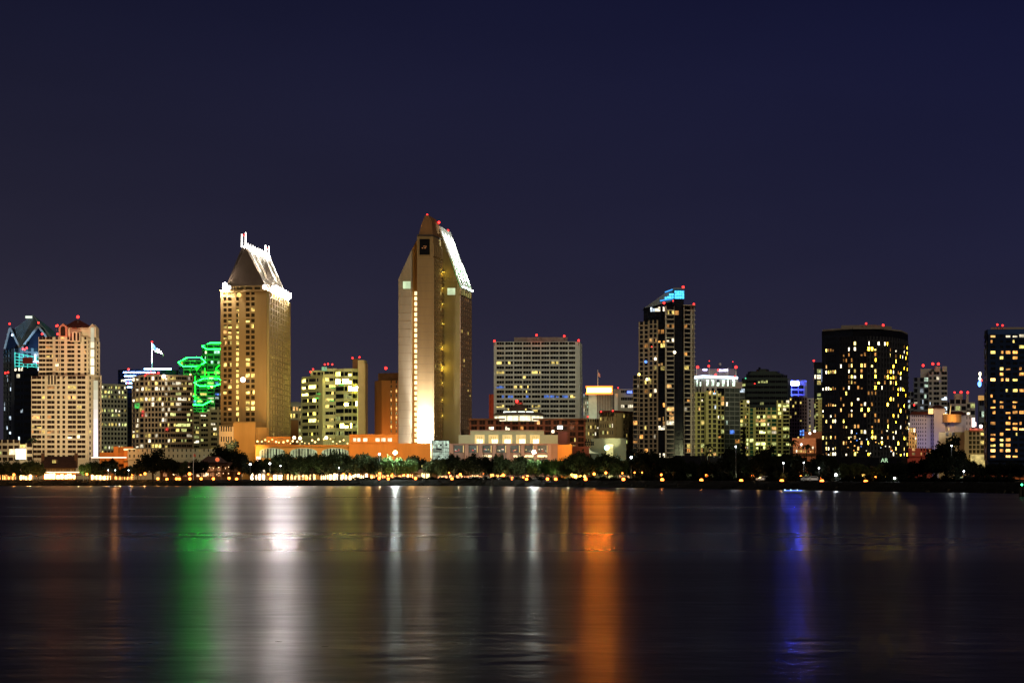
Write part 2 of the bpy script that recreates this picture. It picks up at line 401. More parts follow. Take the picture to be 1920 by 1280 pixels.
# ================================================================== 1 dark glass tower with gabled crown
B = Bld("office_tower", "dark glass tower with gabled fronts and blue lit pyramid roof, behind the cream condominium", 1450, 50)
B.core([(8, 1475), (39, 1450), (106, 1462), (106, 1500), (20, 1510)], None, 652, black)
fr = lambda i, j: ('cool', random.choice([.4, .9, 1.5])) if random.random() < (.35 if j == 3 else .1) else None
B.facade((8, 1475), (39, 1450), None, 652, 27, [(4, .6), (5, .7), (6, .7), (4, 0), (9, .8), (2, 0)], steel, fn=fr, span=.25, proud=.8, gl=glass("blue_grey_glass", (.022, .035, .045)))
B.facade((39, 1450), (106, 1462), None, 652, 27, [(3, 0), (8, .85), (8, .85), (3, 0), (16, .92), (3, 0), (16, .92), (8, .8)], steel, fn=fr, span=.3, proud=.8, split=2, gl=glass("blue_grey_glass"))
for (xa, xm, xb, D, ya, yp) in ((9, 19, 39, 1462, 652, 612), (41, 72, 103, 1452, 652, 611)):
    g = MB(); a, c, e = (*pt(xa, D), zz(ya, 1450)), (*pt(xm, D), zz(yp, 1450)), (*pt(xb, D), zz(ya, 1450))
    g.ext([a, e, c], (0, 14, 0)); B.part("gable", g, navy)
    g = MB()
    g.tube(Vector(a) - Vector((0, .6, 0)), Vector(c) - Vector((0, .6, 0)), .9, None, 4); g.tube(Vector(c) - Vector((0, .6, 0)), Vector(e) - Vector((0, .6, 0)), .9, None, 4)
    B.part("gable_trim", g, mat("pale_metal", (.35, .36, .37), .5, .1, .5))
g = MB(); apex = (*pt(62, 1480), zz(584, 1450))
base = [(*pt(14, 1475), zz(622, 1450)), (*pt(40, 1458), zz(655, 1450)), (*pt(76, 1455), zz(618, 1450)), (*pt(106, 1462), zz(640, 1450)), (*pt(104, 1500), zz(613, 1450)), (*pt(30, 1505), zz(613, 1450))]
g.add(base + [apex], [(0, 1, 6), (1, 2, 6), (2, 3, 6), (3, 4, 6), (4, 5, 6), (5, 0, 6)])
rb = mat("blue_roof_glass", (.10, .16, .20), .3, .25, .2, .5)
B.part("roof", g, rb)
g = MB()
for i in range(9):
    for (p, q) in ((0, 1), (1, 2), (2, 3)):
        c = Vector(base[p]).lerp(Vector(base[q]), i / 8); g.tube(c + Vector((0, -.4, 0)), Vector(apex) + Vector((0, -.4, 0)), .16, .1, 4)
B.part("roof_rib", g, mat("roof_rib_metal", (.25, .3, .34), .4))
g = MB(); g.box((*pt(54, 1447), zz(597, 1450)), (4.5, 2, 1.6)); B.part("roof_lamp", g, glow("crown_cool", (.85, 1, .8), 1.2))
for x, y in ((18, 607), (72, 605), (108, 610), (46, 655), (43, 654), (50, 652), (10, 699), (15, 698)): B.beacon(x, y, 1440, .95)
B.beacon(23, 628, 1448, 1.0, 1, glow("beacon_blue", (.5, .7, 1), 5))
for x, h in ((41, 620), (93, 622)):
    lamp('SPOT', (*pt(x + 6, 1425), zz(668, 1450)), 60000, (.3, .65, 1), .5, (*pt(x + 5, 1470), zz(h + 12, 1450)), 55)
B.done()

B = Bld("office_tower", "slim black tower topped by a teal lit steel frame, left of the cream condominium", 1380, 45)
B.core([(27, 1380), (76, 1380), (76, 1410), (27, 1410)], None, 688, black)
B.facade((27, 1380), (76, 1380), None, 688, 16, [(11, .9), (6, .6), (16, .92), (16, .9)], navy, fn=lambda i, j: (random.choice(["cool", "white"]), random.choice([.8, 1.8])) if random.random() < (.5 if j == 0 else .18) else None, span=.45, split=3)
g = MB()
for x in (28, 36, 44, 52, 60, 68, 75): g.tube((*pt(x, 1380), zz(690, 1380)), (*pt(x, 1380), zz(660 + (x - 28) * .22, 1380)), .35, None, 4)
for k in range(5): g.tube((*pt(28, 1379.4), zz(686 - k * 6, 1380)), (*pt(76, 1379.4), zz(688 - k * 4.2, 1380)), .35, None, 4)
B.part("lit_frame", g, glow("teal_neon", (.08, .85, .75), 1.0, .5))
g = MB(); g.box((*pt(52, 1378), zz(682, 1380)), (7.0, 1, 4.4)); B.part("sign_panel", g, mat("red_panel", (.35, .03, .02)))
g = MB(); g.box((*pt(69, 1378), zz(680, 1380)), (5, .8, 1.2)); g.box((*pt(66, 1378), zz(680, 1380)), (1, .8, 6)); B.part("lit_strip", g, glow("blue_white_strip", (.45, .6, 1), 3))
B.beacon(70, 680, 1376, .7)
B.done()

# ================================================================== 2 cream condominium
B = Bld("condominium_tower", "cream balconied condominium with dark red pyramid roof and bright light column down its right edge", 1060, 125)
B.core([(74, 1062), (164, 1062), (186, 1072), (186, 1090), (74, 1090)], None, 631, cream)
B.core([(59.5, 1054), (165, 1054), (189, 1066), (189, 1085), (59.5, 1085)], None, 706, cream)
up = [(14, .93), (14, .93), (4, 0), (7.5, .8), (3, .5), (8.5, .8), (4, 0), (16, .9), (4, 0), (8, .75), (5, 0), (7, .65)]
B.facade((73, 1062), (164, 1062), 706, 631, 9, up, cream, "warm", .10, span=.38, proud=.9, balc=.5, split=2, gl=glass("brown_glass", (.035, .018, .012)))
lo = [(20, .95), (7, .75), (3, 0), (16, .93), (3, 0), (7.5, .75), (3, 0), (7.5, .75), (3.5, 0), (17, .95), (1.5, 0), (17, .95), (4, 0)]
B.facade((59.5, 1054), (165, 1054), 862, 706, 17, lo, cream, "warm", .13, span=.38, proud=.9, balc=.6, split=2, gl=glass("brown_glass"), rowbias=.8)
B.facade((164, 1062), (186, 1072), 706, 638, 8, [(3, .7), (4, 0), (6, 0), (3, 0), (6, .6), (1, 0)], cream, "warm", .05, span=.4, gl=glass("brown_glass"))
B.facade((165, 1054), (189, 1066), None, 706, 19, [(6, .6), (1.5, 0), (8.5, 0), (2, 0), (5, .55), (1.5, 0)], cream, "warm", .03, span=.45, gl=glass("brown_glass"), cap=1)
g = MB(); q = [pt(119, 1064), pt(172, 1064), pt(172, 1085), pt(119, 1085)]
g.prism(q, zz(617, 1060), zz(612, 1060), cream); B.part("attic", g)
g = MB(); g.prism([pt(117, 1062), pt(174, 1062), pt(174, 1087), pt(117, 1087)], zz(613, 1060), zz(596, 1060), redroof, .12); B.part("roof", g)
g = MB(); g.prism([pt(123, 1063.5), pt(170, 1063.5), pt(170, 1085), pt(123, 1085)], zz(631, 1060), zz(616, 1060), cream); B.part("penthouse", g)
def gable_arch(x0, x1, yb, ye, yp, D, m, n=1, dm=None):
    g = MB(); a = X(x0, D); b_ = X(x1, D)
    g.ext([(a, D, zz(yb, D)), (b_, D, zz(yb, D)), (b_, D, zz(ye, D)), ((a + b_) / 2, D, zz(yp, D)), (a, D, zz(ye, D))], (0, 8, 0)); o = B.part("gable", g, m)
    w_ = (b_ - a) / n
    for k in range(n):
        c = a + w_ * (k + .5); r = w_ * .28; zt = zz(ye, D) - r * .6; pts = [(c - r, D - .15, zz(yb, D) + .5), (c + r, D - .15, zz(yb, D) + .5)]
        pts += [(c + r * math.cos(t * math.pi / 6), D - .15, zt + r * math.sin(t * math.pi / 6)) for t in range(7)]
        g = MB(); g.ext(pts, (0, .5, 0)); B.part("arched_window", g, dm or glass("brown_glass"), o)
gable_arch(110, 126, 631, 613, 606, 1061, mat("red_lit_gable", (.55, .20, .12)))
gable_arch(130, 150, 640, 624, 621.5, 1057, cream, 3)
gable_arch(166, 180, 632, 614, 607, 1061, cream, 1, cream)
gable_arch(89, 106, 722, 704, 703, 1052, cream, 3)
def litcol(x0, x1, y0, y1, D, k0, tint):
    g = MB(); g.box((X((x0 + x1) / 2, D), D, zz(y1, D)), ((x1 - x0) / F * D, .5, zz(y0, D) - zz(y1, D))); return g
for k, (ya, yb) in enumerate(((652, 641), (669, 655), (685, 671), (702, 687), (640, 614))):
    B.part("light_column", litcol(170, 176.5, ya if ya < yb else yb, max(ya, yb), 1058, 1, 0), glow("column_warm_white", (1, .93, .62), [1.2, 1.4, 1.5, 1.6, .55][k], .15, False, .12))
for k in range(8):
    ya = 713 + k * 18; B.part("light_column", litcol(175.5, 183.5, ya, ya + 18, 1052.5, 1, 0), glow("column_lavender_%d" % k, [(1, .95, .6), (1, .93, .66), (1, .91, .72), (1, .9, .8), (.98, .88, .92), (.96, .86, 1), (.95, .84, 1), (.93, .82, 1)][k], [.5, .65, .8, .9, 1.0, 1.15, 1.3, 1.4][k], .05, False, .1))
for x, y in ((146, 594), (108, 626), (79, 626), (106, 611)): B.beacon(x, y, 1050, 1.0 if x != 146 else 1.4)
lamp('POINT', (*pt(112, 1045), zz(626, 1060)), 3500, (1, .12, .06), .4)
lamp('SPOT', (*pt(120, 900), 16), 800000, (1, .84, .58), 2, (*pt(124, 1060), zz(730, 1060)), 34, .8)  # unseen fill spot added to brighten the cream front
B.done()

B = Bld("apartment_block", "low cream apartment block with arched top windows at the left edge of the frame", 1035, 20)
B.core([(-40, 1035), (37, 1035), (37, 1055), (-40, 1055)], None, 824, cream)
B.core([(37, 1030), (62, 1030), (62, 1050), (37, 1050)], None, 831, cream)
B.facade((-40, 1035), (37, 1035), 868, 824, 4, [(8, .8)] * 7, cream, "yellow", .3, span=.42, gl=glass("brown_glass"))
B.facade((37, 1030), (62, 1030), 868, 831, 3, [(9, .8), (9, .8)], cream, "yellow", .25, span=.42, gl=glass("brown_glass"))
g = MB(); g.box((*pt(39, 1027), zz(861, 1030)), (5.3, .6, 5.6)); B.part("lit_panel", g, glow("lit_panel", (1, .93, .66), 2.2, .15))
g = MB(); g.box((*pt(24, 1032), zz(852, 1030)), (3.6, .6, 3)); B.part("lit_window", g, glow("lit_panel2", (1, .75, .45), 1.6, .4))
B.done()

# ================================================================== 3 grey green office
B = Bld("office_block", "grey green precast office block between the cream condominium and the rounded office", 1300, 213)
B.core([(186, 1300), (238, 1312), (238, 1340), (186, 1340)], None, 723, greyg)
B.facade((186, 1300), (238, 1312), 862, 723, 16, [(2, 0)] + [(6.3, .68)] * 8, greyg, "lime", .42, span=.42, split=2, rowbias=.9, cap=1.5)
B.done()

# ================================================================== 4 neon striped office with the flag
B = Bld("office_tower", "dark office tower with blue white neon stripes and a flagpole on its roof", 1500, 270)
B.core([(222, 1500), (258, 1490), (335, 1505), (335, 1540), (222, 1540)], None, 693, black)
B.facade((222, 1500), (258, 1490), None, 700, 22, [(5, .8), (10, .9), (12, .92), (10, .92)], navy, "white", .2, span=.5) if False else None
fn4 = lambda i, j: ('white', random.choice([.6, 1.4])) if random.random() < .22 else None
B.facade((222, 1500), (258, 1490), None, 694, 23, [(5, .8), (10, .9), (12, .92), (9, .92)], navy, fn=fn4, span=.5)
B.facade((258, 1490), (335, 1505), None, 694, 23, [(10, .9)] * 7, navy, fn=fn4, span=.5)
neon = glow("blue_white_neon", (.20, .40, 1), 34.0, .3, True, .25)
for (xa, xb, y) in ((231, 291, 698), (233, 270, 705), (235, 262, 711.5), (236, 262, 718), (238, 258, 725.5), (270, 321, 691.5)):
    g = MB(); g.box(((X(xa, 1488) + X(xb, 1488)) / 2, 1488.3, zz(y, 1488) - .35), ((xb - xa) / F * 1488, .5, .75)); B.part("neon_stripe", g, neon)
for x, y in ((241, 692), (276, 701), (283, 698), (297, 699), (240, 718)): B.beacon(x, y, 1486, 1.0)
g = MB(); g.box((*pt(283, 1486), zz(705, 1486)), (9, 1, 2.4)); B.part("red_glow_panel", g, glow("red_panel_light", (1, .08, .06), .6, .5))
g = MB(); g.tube((*pt(284.8, 1500), zz(694, 1500)), (*pt(284.8, 1500), zz(643, 1500)), .45, .25, 8); fp = B.part("flagpole", g, mat("white_pole", (.75, .78, .8)))
B.beacon(285, 641, 1500, .9, .5)
g = MB(); N = 14
for i in range(N + 1):
    s = i / N; x = 286 + s * 21; yt = 643 + s * 21 + 1.3 * math.sin(s * 7); hgt = 12 + 2.0 * math.sin(s * 4 + 1) - s * 4
    for k in range(5): g.v.append((X(x, 1500), 1500 + 1.3 * math.sin(s * 9 + k * .5), zz(yt + hgt * k / 4 - k * .6, 1500)))
for i in range(N):
    for k in range(4): a = i * 5 + k; g.f.append((a, a + 5, a + 6, a + 1)); g.m.append(0 if (k < 2 or i > 4) and i > 2 else 1)
g.mats = [mat("flag_white", (.80, .80, .80), .8, .15, .6), mat("flag_blue", (.12, .32, .6))]
g.m = [0 if (c // 4) > 4 else (1 if c % 4 < 3 else 0) for c in range(len(g.f))]
B.part("flag", g, None, fp)
lamp('SPOT', (*pt(284, 1490), zz(692, 1500)), 190000, (.9, .93, 1), .3, (*pt(292, 1500), zz(660, 1500)), 60)
B.done()

# ================================================================== 5 rounded office
B = Bld("office_block", "rounded tan office block with a grid of square windows left and ribbon windows right", 1150, 300)
tan = mat("tan_precast", (.54, .40, .24), .85, .1, .15)
cv = [(249, 1168), (255, 1160), (262, 1155), (272, 1151), (284, 1149), (297, 1148), (309, 1148), (319, 1149)]
B.core(cv + [(362, 1154), (362, 1180), (249, 1180)], None, 706, tan)
lr = [random.random() < .45 for _ in range(16)]
f5 = lambda i, j: (random.choice(["white", "yellow", "white"]), random.choice([.5, 1.0, 1.8])) if random.random() < (.72 if i in (2, 4, 11, 14) else .24) else None
ww = [.65, .6, 1.4, 2, 2, 2, 2]
for k in range(7): B.facade(cv[k], cv[k + 1], 852, 706, 15, [(1, .74)] * (1 if k < 2 else 2 if k > 2 else 1), tan, fn=f5, span=.34, proud=.6, cap=1)
f5b = lambda i, j: (random.choice(["yellow", "lime", "white"]), random.choice([.35, .7, 1.1])) if random.random() < (.85 if i in (1, 2, 5, 4, 9) else .40) else None
B.facade((319, 1149), (362, 1154), 852, 706, 15, [(10, .96), (10, .96), (10, .96), (10, .96), (2, 0)], tan, fn=f5b, span=.44, proud=.6, split=3, cap=1)
g = MB(); g.prism([pt(262, 1160), pt(312, 1160), pt(312, 1178), pt(262, 1178)], zz(706, 1150), zz(700, 1150), brick); B.part("roof_plant_room", g)
g = MB(); g.ball((*pt(307, 1146), zz(706, 1150)), 1.0); B.part("roof_lamp", g, glow("roof_lamp_white", (1, .95, .8), 9, 0, True))
for x, y in ((297, 699), (272, 704)): B.beacon(x, y, 1144, .8)
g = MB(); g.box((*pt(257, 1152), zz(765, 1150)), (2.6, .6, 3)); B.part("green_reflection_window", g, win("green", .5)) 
for x, y in ((268, 772), (313, 805), (268, 779)): g = MB(); g.box((*pt(x, 1149 if x < 300 else 1146.5), zz(y + 2, 1150)), (1.5, .6, 1.6)); B.part("red_window", g, win("red", .7))
B.done()

# ================================================================== 6 green neon towers (hexagonal tops)
def hexpoly(cx, r, D, ry=None):
    ry = ry or r
    return [(X(cx, D) + r * math.cos(math.pi / 3 * k), D + ry * math.sin(math.pi / 3 * k)) for k in range(6)]
neong = glow("green_neon", (.004, 1, .022), 70.0, 0, True)
neonh = glow("neon_spill_glow", (.02, 1, .10), .10, .5)
shaftm = mat("green_black_cladding", (.060, .080, .062), .6, .2, .2, .05)
B = Bld("hotel_tower", "cluster of black hexagonal hotel shafts with tops outlined in green neon", 1500, 375)
shafts = [(360, 675, 24.5, 1500, 8.5), (404, 645, 24, 1515, 6.5), (392, 713, 27, 1475, 7.0), (372, 747, 22.5, 1465, 8.0)]
for (cx, yt, r, D, ry) in shafts:
    R = r / F * D * 1.0; poly = hexpoly(cx, R, D); zt = zz(yt + 4, D)
    B.w.prism(poly, GZ, zt, shaftm)
    lamp('POINT', (X(cx, D), D - R - 9, zt - 2), 16000, (.02, 1, .08), .5)
    lamp('POINT', (X(cx, D), D - R - 9, zt - 22), 5000, (.02, 1, .08), .5)  # both green lights are added to spread the neon's spill
    for k in (3, 4, 5):
        a, c = poly[k], poly[(k + 1) % 6]
        pa = (a[0] / a[1] * F + 960, a[1]); pc = (c[0] / c[1] * F + 960, c[1])
        B.facade(pa, pc, None, 893 - (zt - CAMZ) * F / B.D, 26, [(1, .85), (1, .85)], shaftm, "mixed", .28, span=.42, proud=.4)
    g = MB(); hi = [Vector((p[0] + (p[0] - X(cx, D)) * .06, D + (p[1] - D) * 1.06, zt + (.5 * (1 if k in (1, 2) else 0)) + (ry * .50 * math.sin(math.pi / 3 * k)))) for k, p in enumerate(poly)]
    for k in range(6): g.tube(hi[k], hi[(k + 1) % 6], .22, None, 6)
    B.part("neon_ring", g, neong)
    g = MB(); g.prism([(X(cx, D) + (p[0] - X(cx, D)) * .86, D + (p[1] - D) * .86) for p in poly], zt, zt + 1.4); B.part("neon_lit_roof", g, neonh)  # faint emission stands in for neon light falling on the roof
g = MB()
for (x0, y0, x1, y1) in ((384, 690, 384, 712), (391, 698, 391, 712), (405, 690, 405, 712), (376, 706, 412, 706), (384, 698, 406, 698), (366, 705, 366, 752), (412, 684, 405, 690), (405, 692, 412, 698), (366, 744, 376, 750), (384, 720, 392, 728), (377, 683, 366, 690), (375, 686, 368, 694)):
    g.tube((*pt(x0, 1458), zz(y0, 1458)), (*pt(x1, 1458), zz(y1, 1458)), .4, None, 6)
B.part("neon_tube", g, glow("green_neon_mid", (.004, 1, .022), 3, 0, True))
B.beacon(397, 725, 1455, 1.0, 1, glow("lamp_orange", (1, .35, .12), 6)); B.beacon(357, 702, 1470, .8, 1, glow("lamp_warm", (1, .7, .3), 4))
B.done()

B = Bld("apartment_block", "pale yellow apartment block with banded balconies, directly left of the sandstone tower's foot", 1250, 388)
py_ = mat("pale_yellow_render", (.50, .48, .25), .85, .1, .15)
B.core([(361, 1250), (420, 1250), (420, 1280), (361, 1280)], None, 772, py_)
B.facade((361, 1250), (374, 1250), None, 772, 14, [(2, 0), (10, .85)], py_, "lime", .45, span=.5, split=3)
B.facade((374, 1247), (393, 1247), None, 776, 13, [(2, 0), (14, .9), (2, 0)], py_, "lime", .5, span=.52, split=3, balc=.4)
B.facade((393, 1250), (420, 1250), None, 763, 14, [(2, 0), (14, .85), (3, 0), (10, .9)], py_, "lime", .4, span=.5, split=3, balc=.3)
B.done()

# low buildings on the left
B = Bld("low_building", "low flat orange stucco building just right of the cream condominium's light column", 960, 220)
B.core([(187, 960), (252, 960), (252, 990), (187, 990)], None, 850, orange); B.core([(213, 955), (222, 955), (222, 975), (213, 975)], None, 837, orange); B.core([(221, 962), (250, 962), (250, 985), (221, 985)], None, 837, orange); B.core([(232, 953), (240, 953), (240, 965), (232, 965)], None, 842, orange)
B.facade((187, 958), (250, 958), 870, 848, 1, [(60, .1)], orange, lit=1)
g = MB(); g.box((*pt(243, 951), zz(844, 955)), (5.6, .5, .8)); B.part("light_strip", g, glow("strip_yellow", (1, .8, .35), 1.8))
g = MB(); g.box((*pt(204, 948), zz(858.5, 955)), (17, .6, .5)); B.part("light_strip", g, glow("strip_pink", (1, .78, .6), 2))
lamp('POINT', (*pt(215, 935), 18), 12000, (1, .38, .12), .5)
B.done()
B = Bld("low_building", "long low grey building with small dark windows below the rounded office block", 940, 355)
B.core([(240, 950), (412, 940), (412, 965), (240, 965)], None, 841, greyg)
B.facade((240, 950), (412, 940), 862, 841, 2, [(8, .3)] * 21, greyg, "dim", .1, span=.5)
B.done()

# ================================================================== 7 sandstone tower with floodlit sloping roof
B = Bld("hotel_tower", "sandstone hotel tower with a floodlit sloping roof and a white lit ridge of masts", 1000, 460)
L_, C_, R_, K_ = (414.5, 1004), (500, 1000), (540.5, 1066), (470, 1078)
B.core([L_, C_, R_, K_], None, 543, sand)
def f7(i, j):
    if j == 5: return ('yellow', 1.3) if i > 2 else None
    if i == 0: return ('yellow', .8) if j in (1, 2) else None
    if j in (8, 7): return ('yellow', random.choice([.8, 1.5, 2.2])) if i in (3, 5, 6, 9, 12, 13, 15, 18, 20, 21) and random.random() < .8 else None
    if j in (1, 2): return (random.choice(['yellow', 'warm']), random.choice([.5, 1.0, 1.6])) if i in (5, 6, 7, 8, 9, 13, 16, 17, 18, 21) and random.random() < .85 else None
B.facade(L_, C_, 793, 546, 24, [(4, 0), (8.2, .74), (9.4, .74), (5.5, 0), (.1, 0), (7.5, .7), (10, 0), (10, .74), (9, .74), (20, 0)], sand, fn=f7, span=.36, proud=.8, gl=glass("umber_glass", (.05, .035, .015)))
B.facade(C_, R_, 830, 546, 27, [(1.5, 0)] + [(4.6, .50)] * 8 + [(2.5, 0)], sand2, "yellow", .04, span=.24, proud=1.3, gl=glass("umber_dark_glass", (.012, .008, .004)), sub=0)
g = MB(); g.prism([pt(412.5, 1003), pt(501, 998), pt(542, 1065), pt(470, 1080)], zz(547, 1000), zz(543, 1000)); B.part("cornice", g, sand)
g = MB(); g.prism([pt(421, 1008), pt(498, 1004), pt(531, 1062), pt(472, 1074)], zz(543, 1000), zz(533.5, 1000), sand); B.part("penthouse", g)
for k in range(4):
    g = MB(); xa = 428 + k * 16.5; g.box((*pt(xa + 6, 1004.8), zz(541, 1000)), (3.4, .6, 1.3)); B.part("window", g, glass("umber_glass"))
# sloping roof: a thin wedge leaning left, 50 m long
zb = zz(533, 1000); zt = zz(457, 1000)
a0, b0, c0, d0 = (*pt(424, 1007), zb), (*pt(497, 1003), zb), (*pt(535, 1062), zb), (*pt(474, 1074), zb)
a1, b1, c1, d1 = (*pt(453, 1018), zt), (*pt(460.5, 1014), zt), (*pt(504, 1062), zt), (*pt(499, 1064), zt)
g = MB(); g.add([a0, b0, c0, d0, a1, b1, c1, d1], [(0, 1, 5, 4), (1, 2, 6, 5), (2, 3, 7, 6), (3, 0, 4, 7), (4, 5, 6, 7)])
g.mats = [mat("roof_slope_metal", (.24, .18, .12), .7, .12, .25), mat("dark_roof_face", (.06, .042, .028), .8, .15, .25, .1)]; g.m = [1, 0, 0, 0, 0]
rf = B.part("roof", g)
g = MB()
for i in range(13):
    s = i / 12; p = Vector(b0).lerp(Vector(c0), s); q = Vector(b1).lerp(Vector(c1), s); nn = Vector((.45, -.3, .25)); g.tube(p + nn, q + nn, .32, None, 4)
B.part("roof_rib", g, mat("roof_rib_pale", (.7, .68, .62), .6), rf)
ridge = glow("ridge_white", (1, .94, .86), 11, .25, True, .5)
g = MB(); pa, pb = Vector(b1), Vector(c1)
g.tube(pa + Vector((0, 0, .2)), pb + Vector((0, 0, .2)), .95, None, 6); B.part("ridge_light", g, glow("ridge_line", (1, .94, .88), 48, .2, True))
for i in range(11):
    p = pa.lerp(pb, i / 10); h = (7.5 if i in (0,) else 2.4 if i < 10 else 6)
    g = MB(); g.tube(p, p + Vector((0, 0, h)), .3, .2, 6); B.part("ridge_mast", g, ridge)
for dx in (-1.9, ): g = MB(); g.tube(pa + Vector((dx, 0, 0)), pa + Vector((dx, 0, 6.5)), .42, .3, 6); B.part("ridge_mast", g, ridge)
g = MB(); p = pb + Vector((-1.8, 0, 0)); g.tube(p, p + Vector((0, 0, 6.5)), .42, .3, 6); B.part("ridge_mast", g, ridge)
B.beacon(458.5, 441, 1012, 1.1); B.beacon(502, 466.5, 1052, 1.1); B.beacon(537, 552, 1060, .7)
fl = glow("floodlight_white", (1, .90, .87), 640, 0, True)
for i in range(6):
    s = .22 + i * .135; p = Vector(b0).lerp(Vector(c0), s) + Vector((3.0, -1.6, -1.6))
    g = MB(); g.box((p.x, p.y, p.z - .4), (2.6, .25, 2.4)); fo_ = B.part("floodlight", g, fl); g = MB(); g.box((p.x - .3, p.y + 1.2, p.z - .6), (3.6, 2.0, 3.0)); B.part("housing", g, POLE, fo_); g = MB(); g.box((p.x - 1.6, p.y - .2, p.z - .6), (.2, 1.6, 3.0)); B.part("shield", g, POLE, fo_)
    g = MB(); g.tube((p.x, p.y, p.z - 2.6), (p.x, p.y, p.z - .4), .12, None, 5); B.part("floodlight_arm", g, POLE)
for i in range(5):
    s = .04 + i * .23; p = Vector(b0).lerp(Vector(c0), s) + Vector((3.0, -1.6, 0)); q = Vector(b1).lerp(Vector(c1), s)
    lamp('SPOT', p, 330000, (1, .94, .82), .15, tuple(Vector(p).lerp(q, .75) + Vector((-.4, 0, 0))), 26, .9)
for (x, y, D, r) in ((422, 536, 1001, 1.25), (430, 539, 1001, .8), (496, 538, 999, 1.0)):
    g = MB(); g.ball((*pt(x, D), zz(y, D)), r, None, 8, 6, 1.3); B.part("corner_floodlight", g, glow("corner_flood", (1, .9, .86), 700 if x < 425 else 8, 0, True))
g = MB(); g.ball((*pt(540, 1058), zz(559, 1058)), 1.0); B.part("corner_floodlight", g, glow("corner_right", (1, .9, .84), 200, 0, True))
g = MB(); g.ball((*pt(455.5, 996), zz(712, 998)), 1.3); B.part("balcony_lamp", g, glow("corner_white", (1, .9, .78), 6, 0, True))
g = MB(); cx, cz = X(448, 1001), zz(553, 1001); g.ext([(cx + 1.15 * math.cos(t * .5236), 1000.6, cz + 1.15 * math.sin(t * .5236)) for t in range(12)], (0, .4, 0)); B.part("round_window", g, win("yellow", 1.2))
g = MB(); g.box((X(426, 1002), 1002.2, zz(541, 1000)), (.4, 3.0, 3.2)); g.box((X(422.5, 1004), 1004.2, zz(541, 1000)), (3.0, .4, 3.0)); B.part("added_light_shield", g, POLE)  # plates added to keep the corner flood's light off the roof
# foot of the tower
g = MB()
B.core([(437, 975), (479, 975), (500, 1000), (437, 1000)], None, 793, sand)
B.w.prism([pt(479, 976), pt(500, 980), pt(500, 1000), pt(479, 1000)], GZ, zz(801, 980), amber_w)
B.blank((437, 975), (479, 975), 850, 795, amber_w); B.blank((479, 976), (502, 985), 850, 803, amber_w)
B.done()
lamp('SPOT', (*pt(430, 890), 16), 190000, (1, .74, .36), 2, (*pt(455, 1000), zz(690, 1000)), 34, .8)  # this and the next are unseen spots added to brighten the sandstone
lamp('SPOT', (*pt(620, 930), 20), 150000, (1, .80, .42), 2, (*pt(520, 1030), zz(690, 1000)), 36, .8)

B = Bld("hotel_wing", "pale wing with five tall dark slit windows at the foot of the sandstone tower", 965, 425)
B.core([(411, 965), (438, 965), (438, 1000), (411, 1000)], None, 799, cream)
B.facade((411, 965), (438, 965), 856, 799, 3, [(2, 0)] + [(4.2, .5)] * 5 + [(2, 0)], cream, fn=lambda i, j: None, span=.5)
B.done()

# ================================================================== 8 cream block with a dome roof
B = Bld("apartment_block", "small cream block with a low domed roof between the sandstone tower and the glass office", 1300, 553)
B.core([(536, 1300), (572, 1300), (572, 1320), (536, 1320)], None, 762, py_)
B.facade((536, 1300), (572, 1300), None, 762, 10, [(1.5, 0)] + [(5.5, .6)] * 6 + [(1.5, 0)], py_, "yellow", .45, span=.42)
g = MB(); cx = X(554, 1310)
g.ball((cx, 1310, zz(762, 1300)), 6.0, None, 14, 8, .62); B.part("dome_roof", g, greyg)
B.done()
B = Bld("chimney_block", "blank brown stair block standing before the small domed cream block", 1200, 552)
B.core([(545, 1200), (559.5, 1200), (559.5, 1215), (545, 1215)], None, 787, brick); B.w.prism([pt(545.6, 1199.6), pt(559, 1199.6), pt(559, 1200), pt(545.6, 1200)], GZ, zz(788, 1200), sand); B.done()

# ================================================================== 9 yellow lit glass office
B = Bld("office_block", "glass office block lit yellow green inside with a tall blank stair slab on its right", 1100, 625)
off = mat("pale_olive_precast", (.52, .52, .28), .8, .1, .15)
B.core([(566, 1120), (606, 1100), (632, 1104), (632, 1140), (566, 1140)], None, 703, off)
B.core([(606, 1104), (632, 1101), (632, 1130), (606, 1130)], None, 690, off)
B.core([(630, 1098), (646, 1093), (660, 1092), (673, 1095), (673, 1130), (630, 1130)], None, 692, off)
f9 = lambda i, j: ('gold', random.choice([2, 5, 9])) if random.random() < (.95 if (i % 2 == 0) and i < 9 else .35) else None
B.facade((566, 1120), (606, 1100), 822, 708, 9, [(1, 0), (14, .95), (16, .95), (5, .9), (8, 0)], off, fn=lambda i, j: f9(0 if (j == 1 and i < 4) or (j == 2 and i in (0, 1, 4, 5, 6)) else 1, j), span=.5, split=2)
B.facade((606, 1101), (632, 1100), 822, 696, 10, [(2, 0), (18, .95), (6, .8)], off, fn=lambda i, j: ('yellow', random.choice([.6, 1.2, 2.0])) if random.random() < (.9 if j == 1 else .3) else None, span=.58, split=2)
row9 = {0: 6, 1: 60, 2: 64, 4: 50, 7: 34}
for (p, q) in (((630, 1098), (646, 1093)), ((646, 1093), (660, 1092)), ((660, 1092), (673, 1095))):
    B.facade(p, q, 822, 698, 9, [(1, .97)], off, fn=lambda i, j, p=p: (('gold', row9[i]) if i in row9 and (p[0] < 650 or i in (2, 4, 5)) else ('dim' and 'lime', .3) if random.random() < .4 else None), span=.42, split=2, cap=.5)
B.core([(671, 1085), (683, 1085), (688, 1092), (688, 1125), (671, 1125)], None, 678, off)
slab = mat("stair_slab_tan", (.55, .40, .22), .85, .08, .15)
B.blank((672, 1084.6), (683, 1084.6), None, 678, slab); B.blank((683, 1084.6), (688, 1092), None, 683.5, slab)
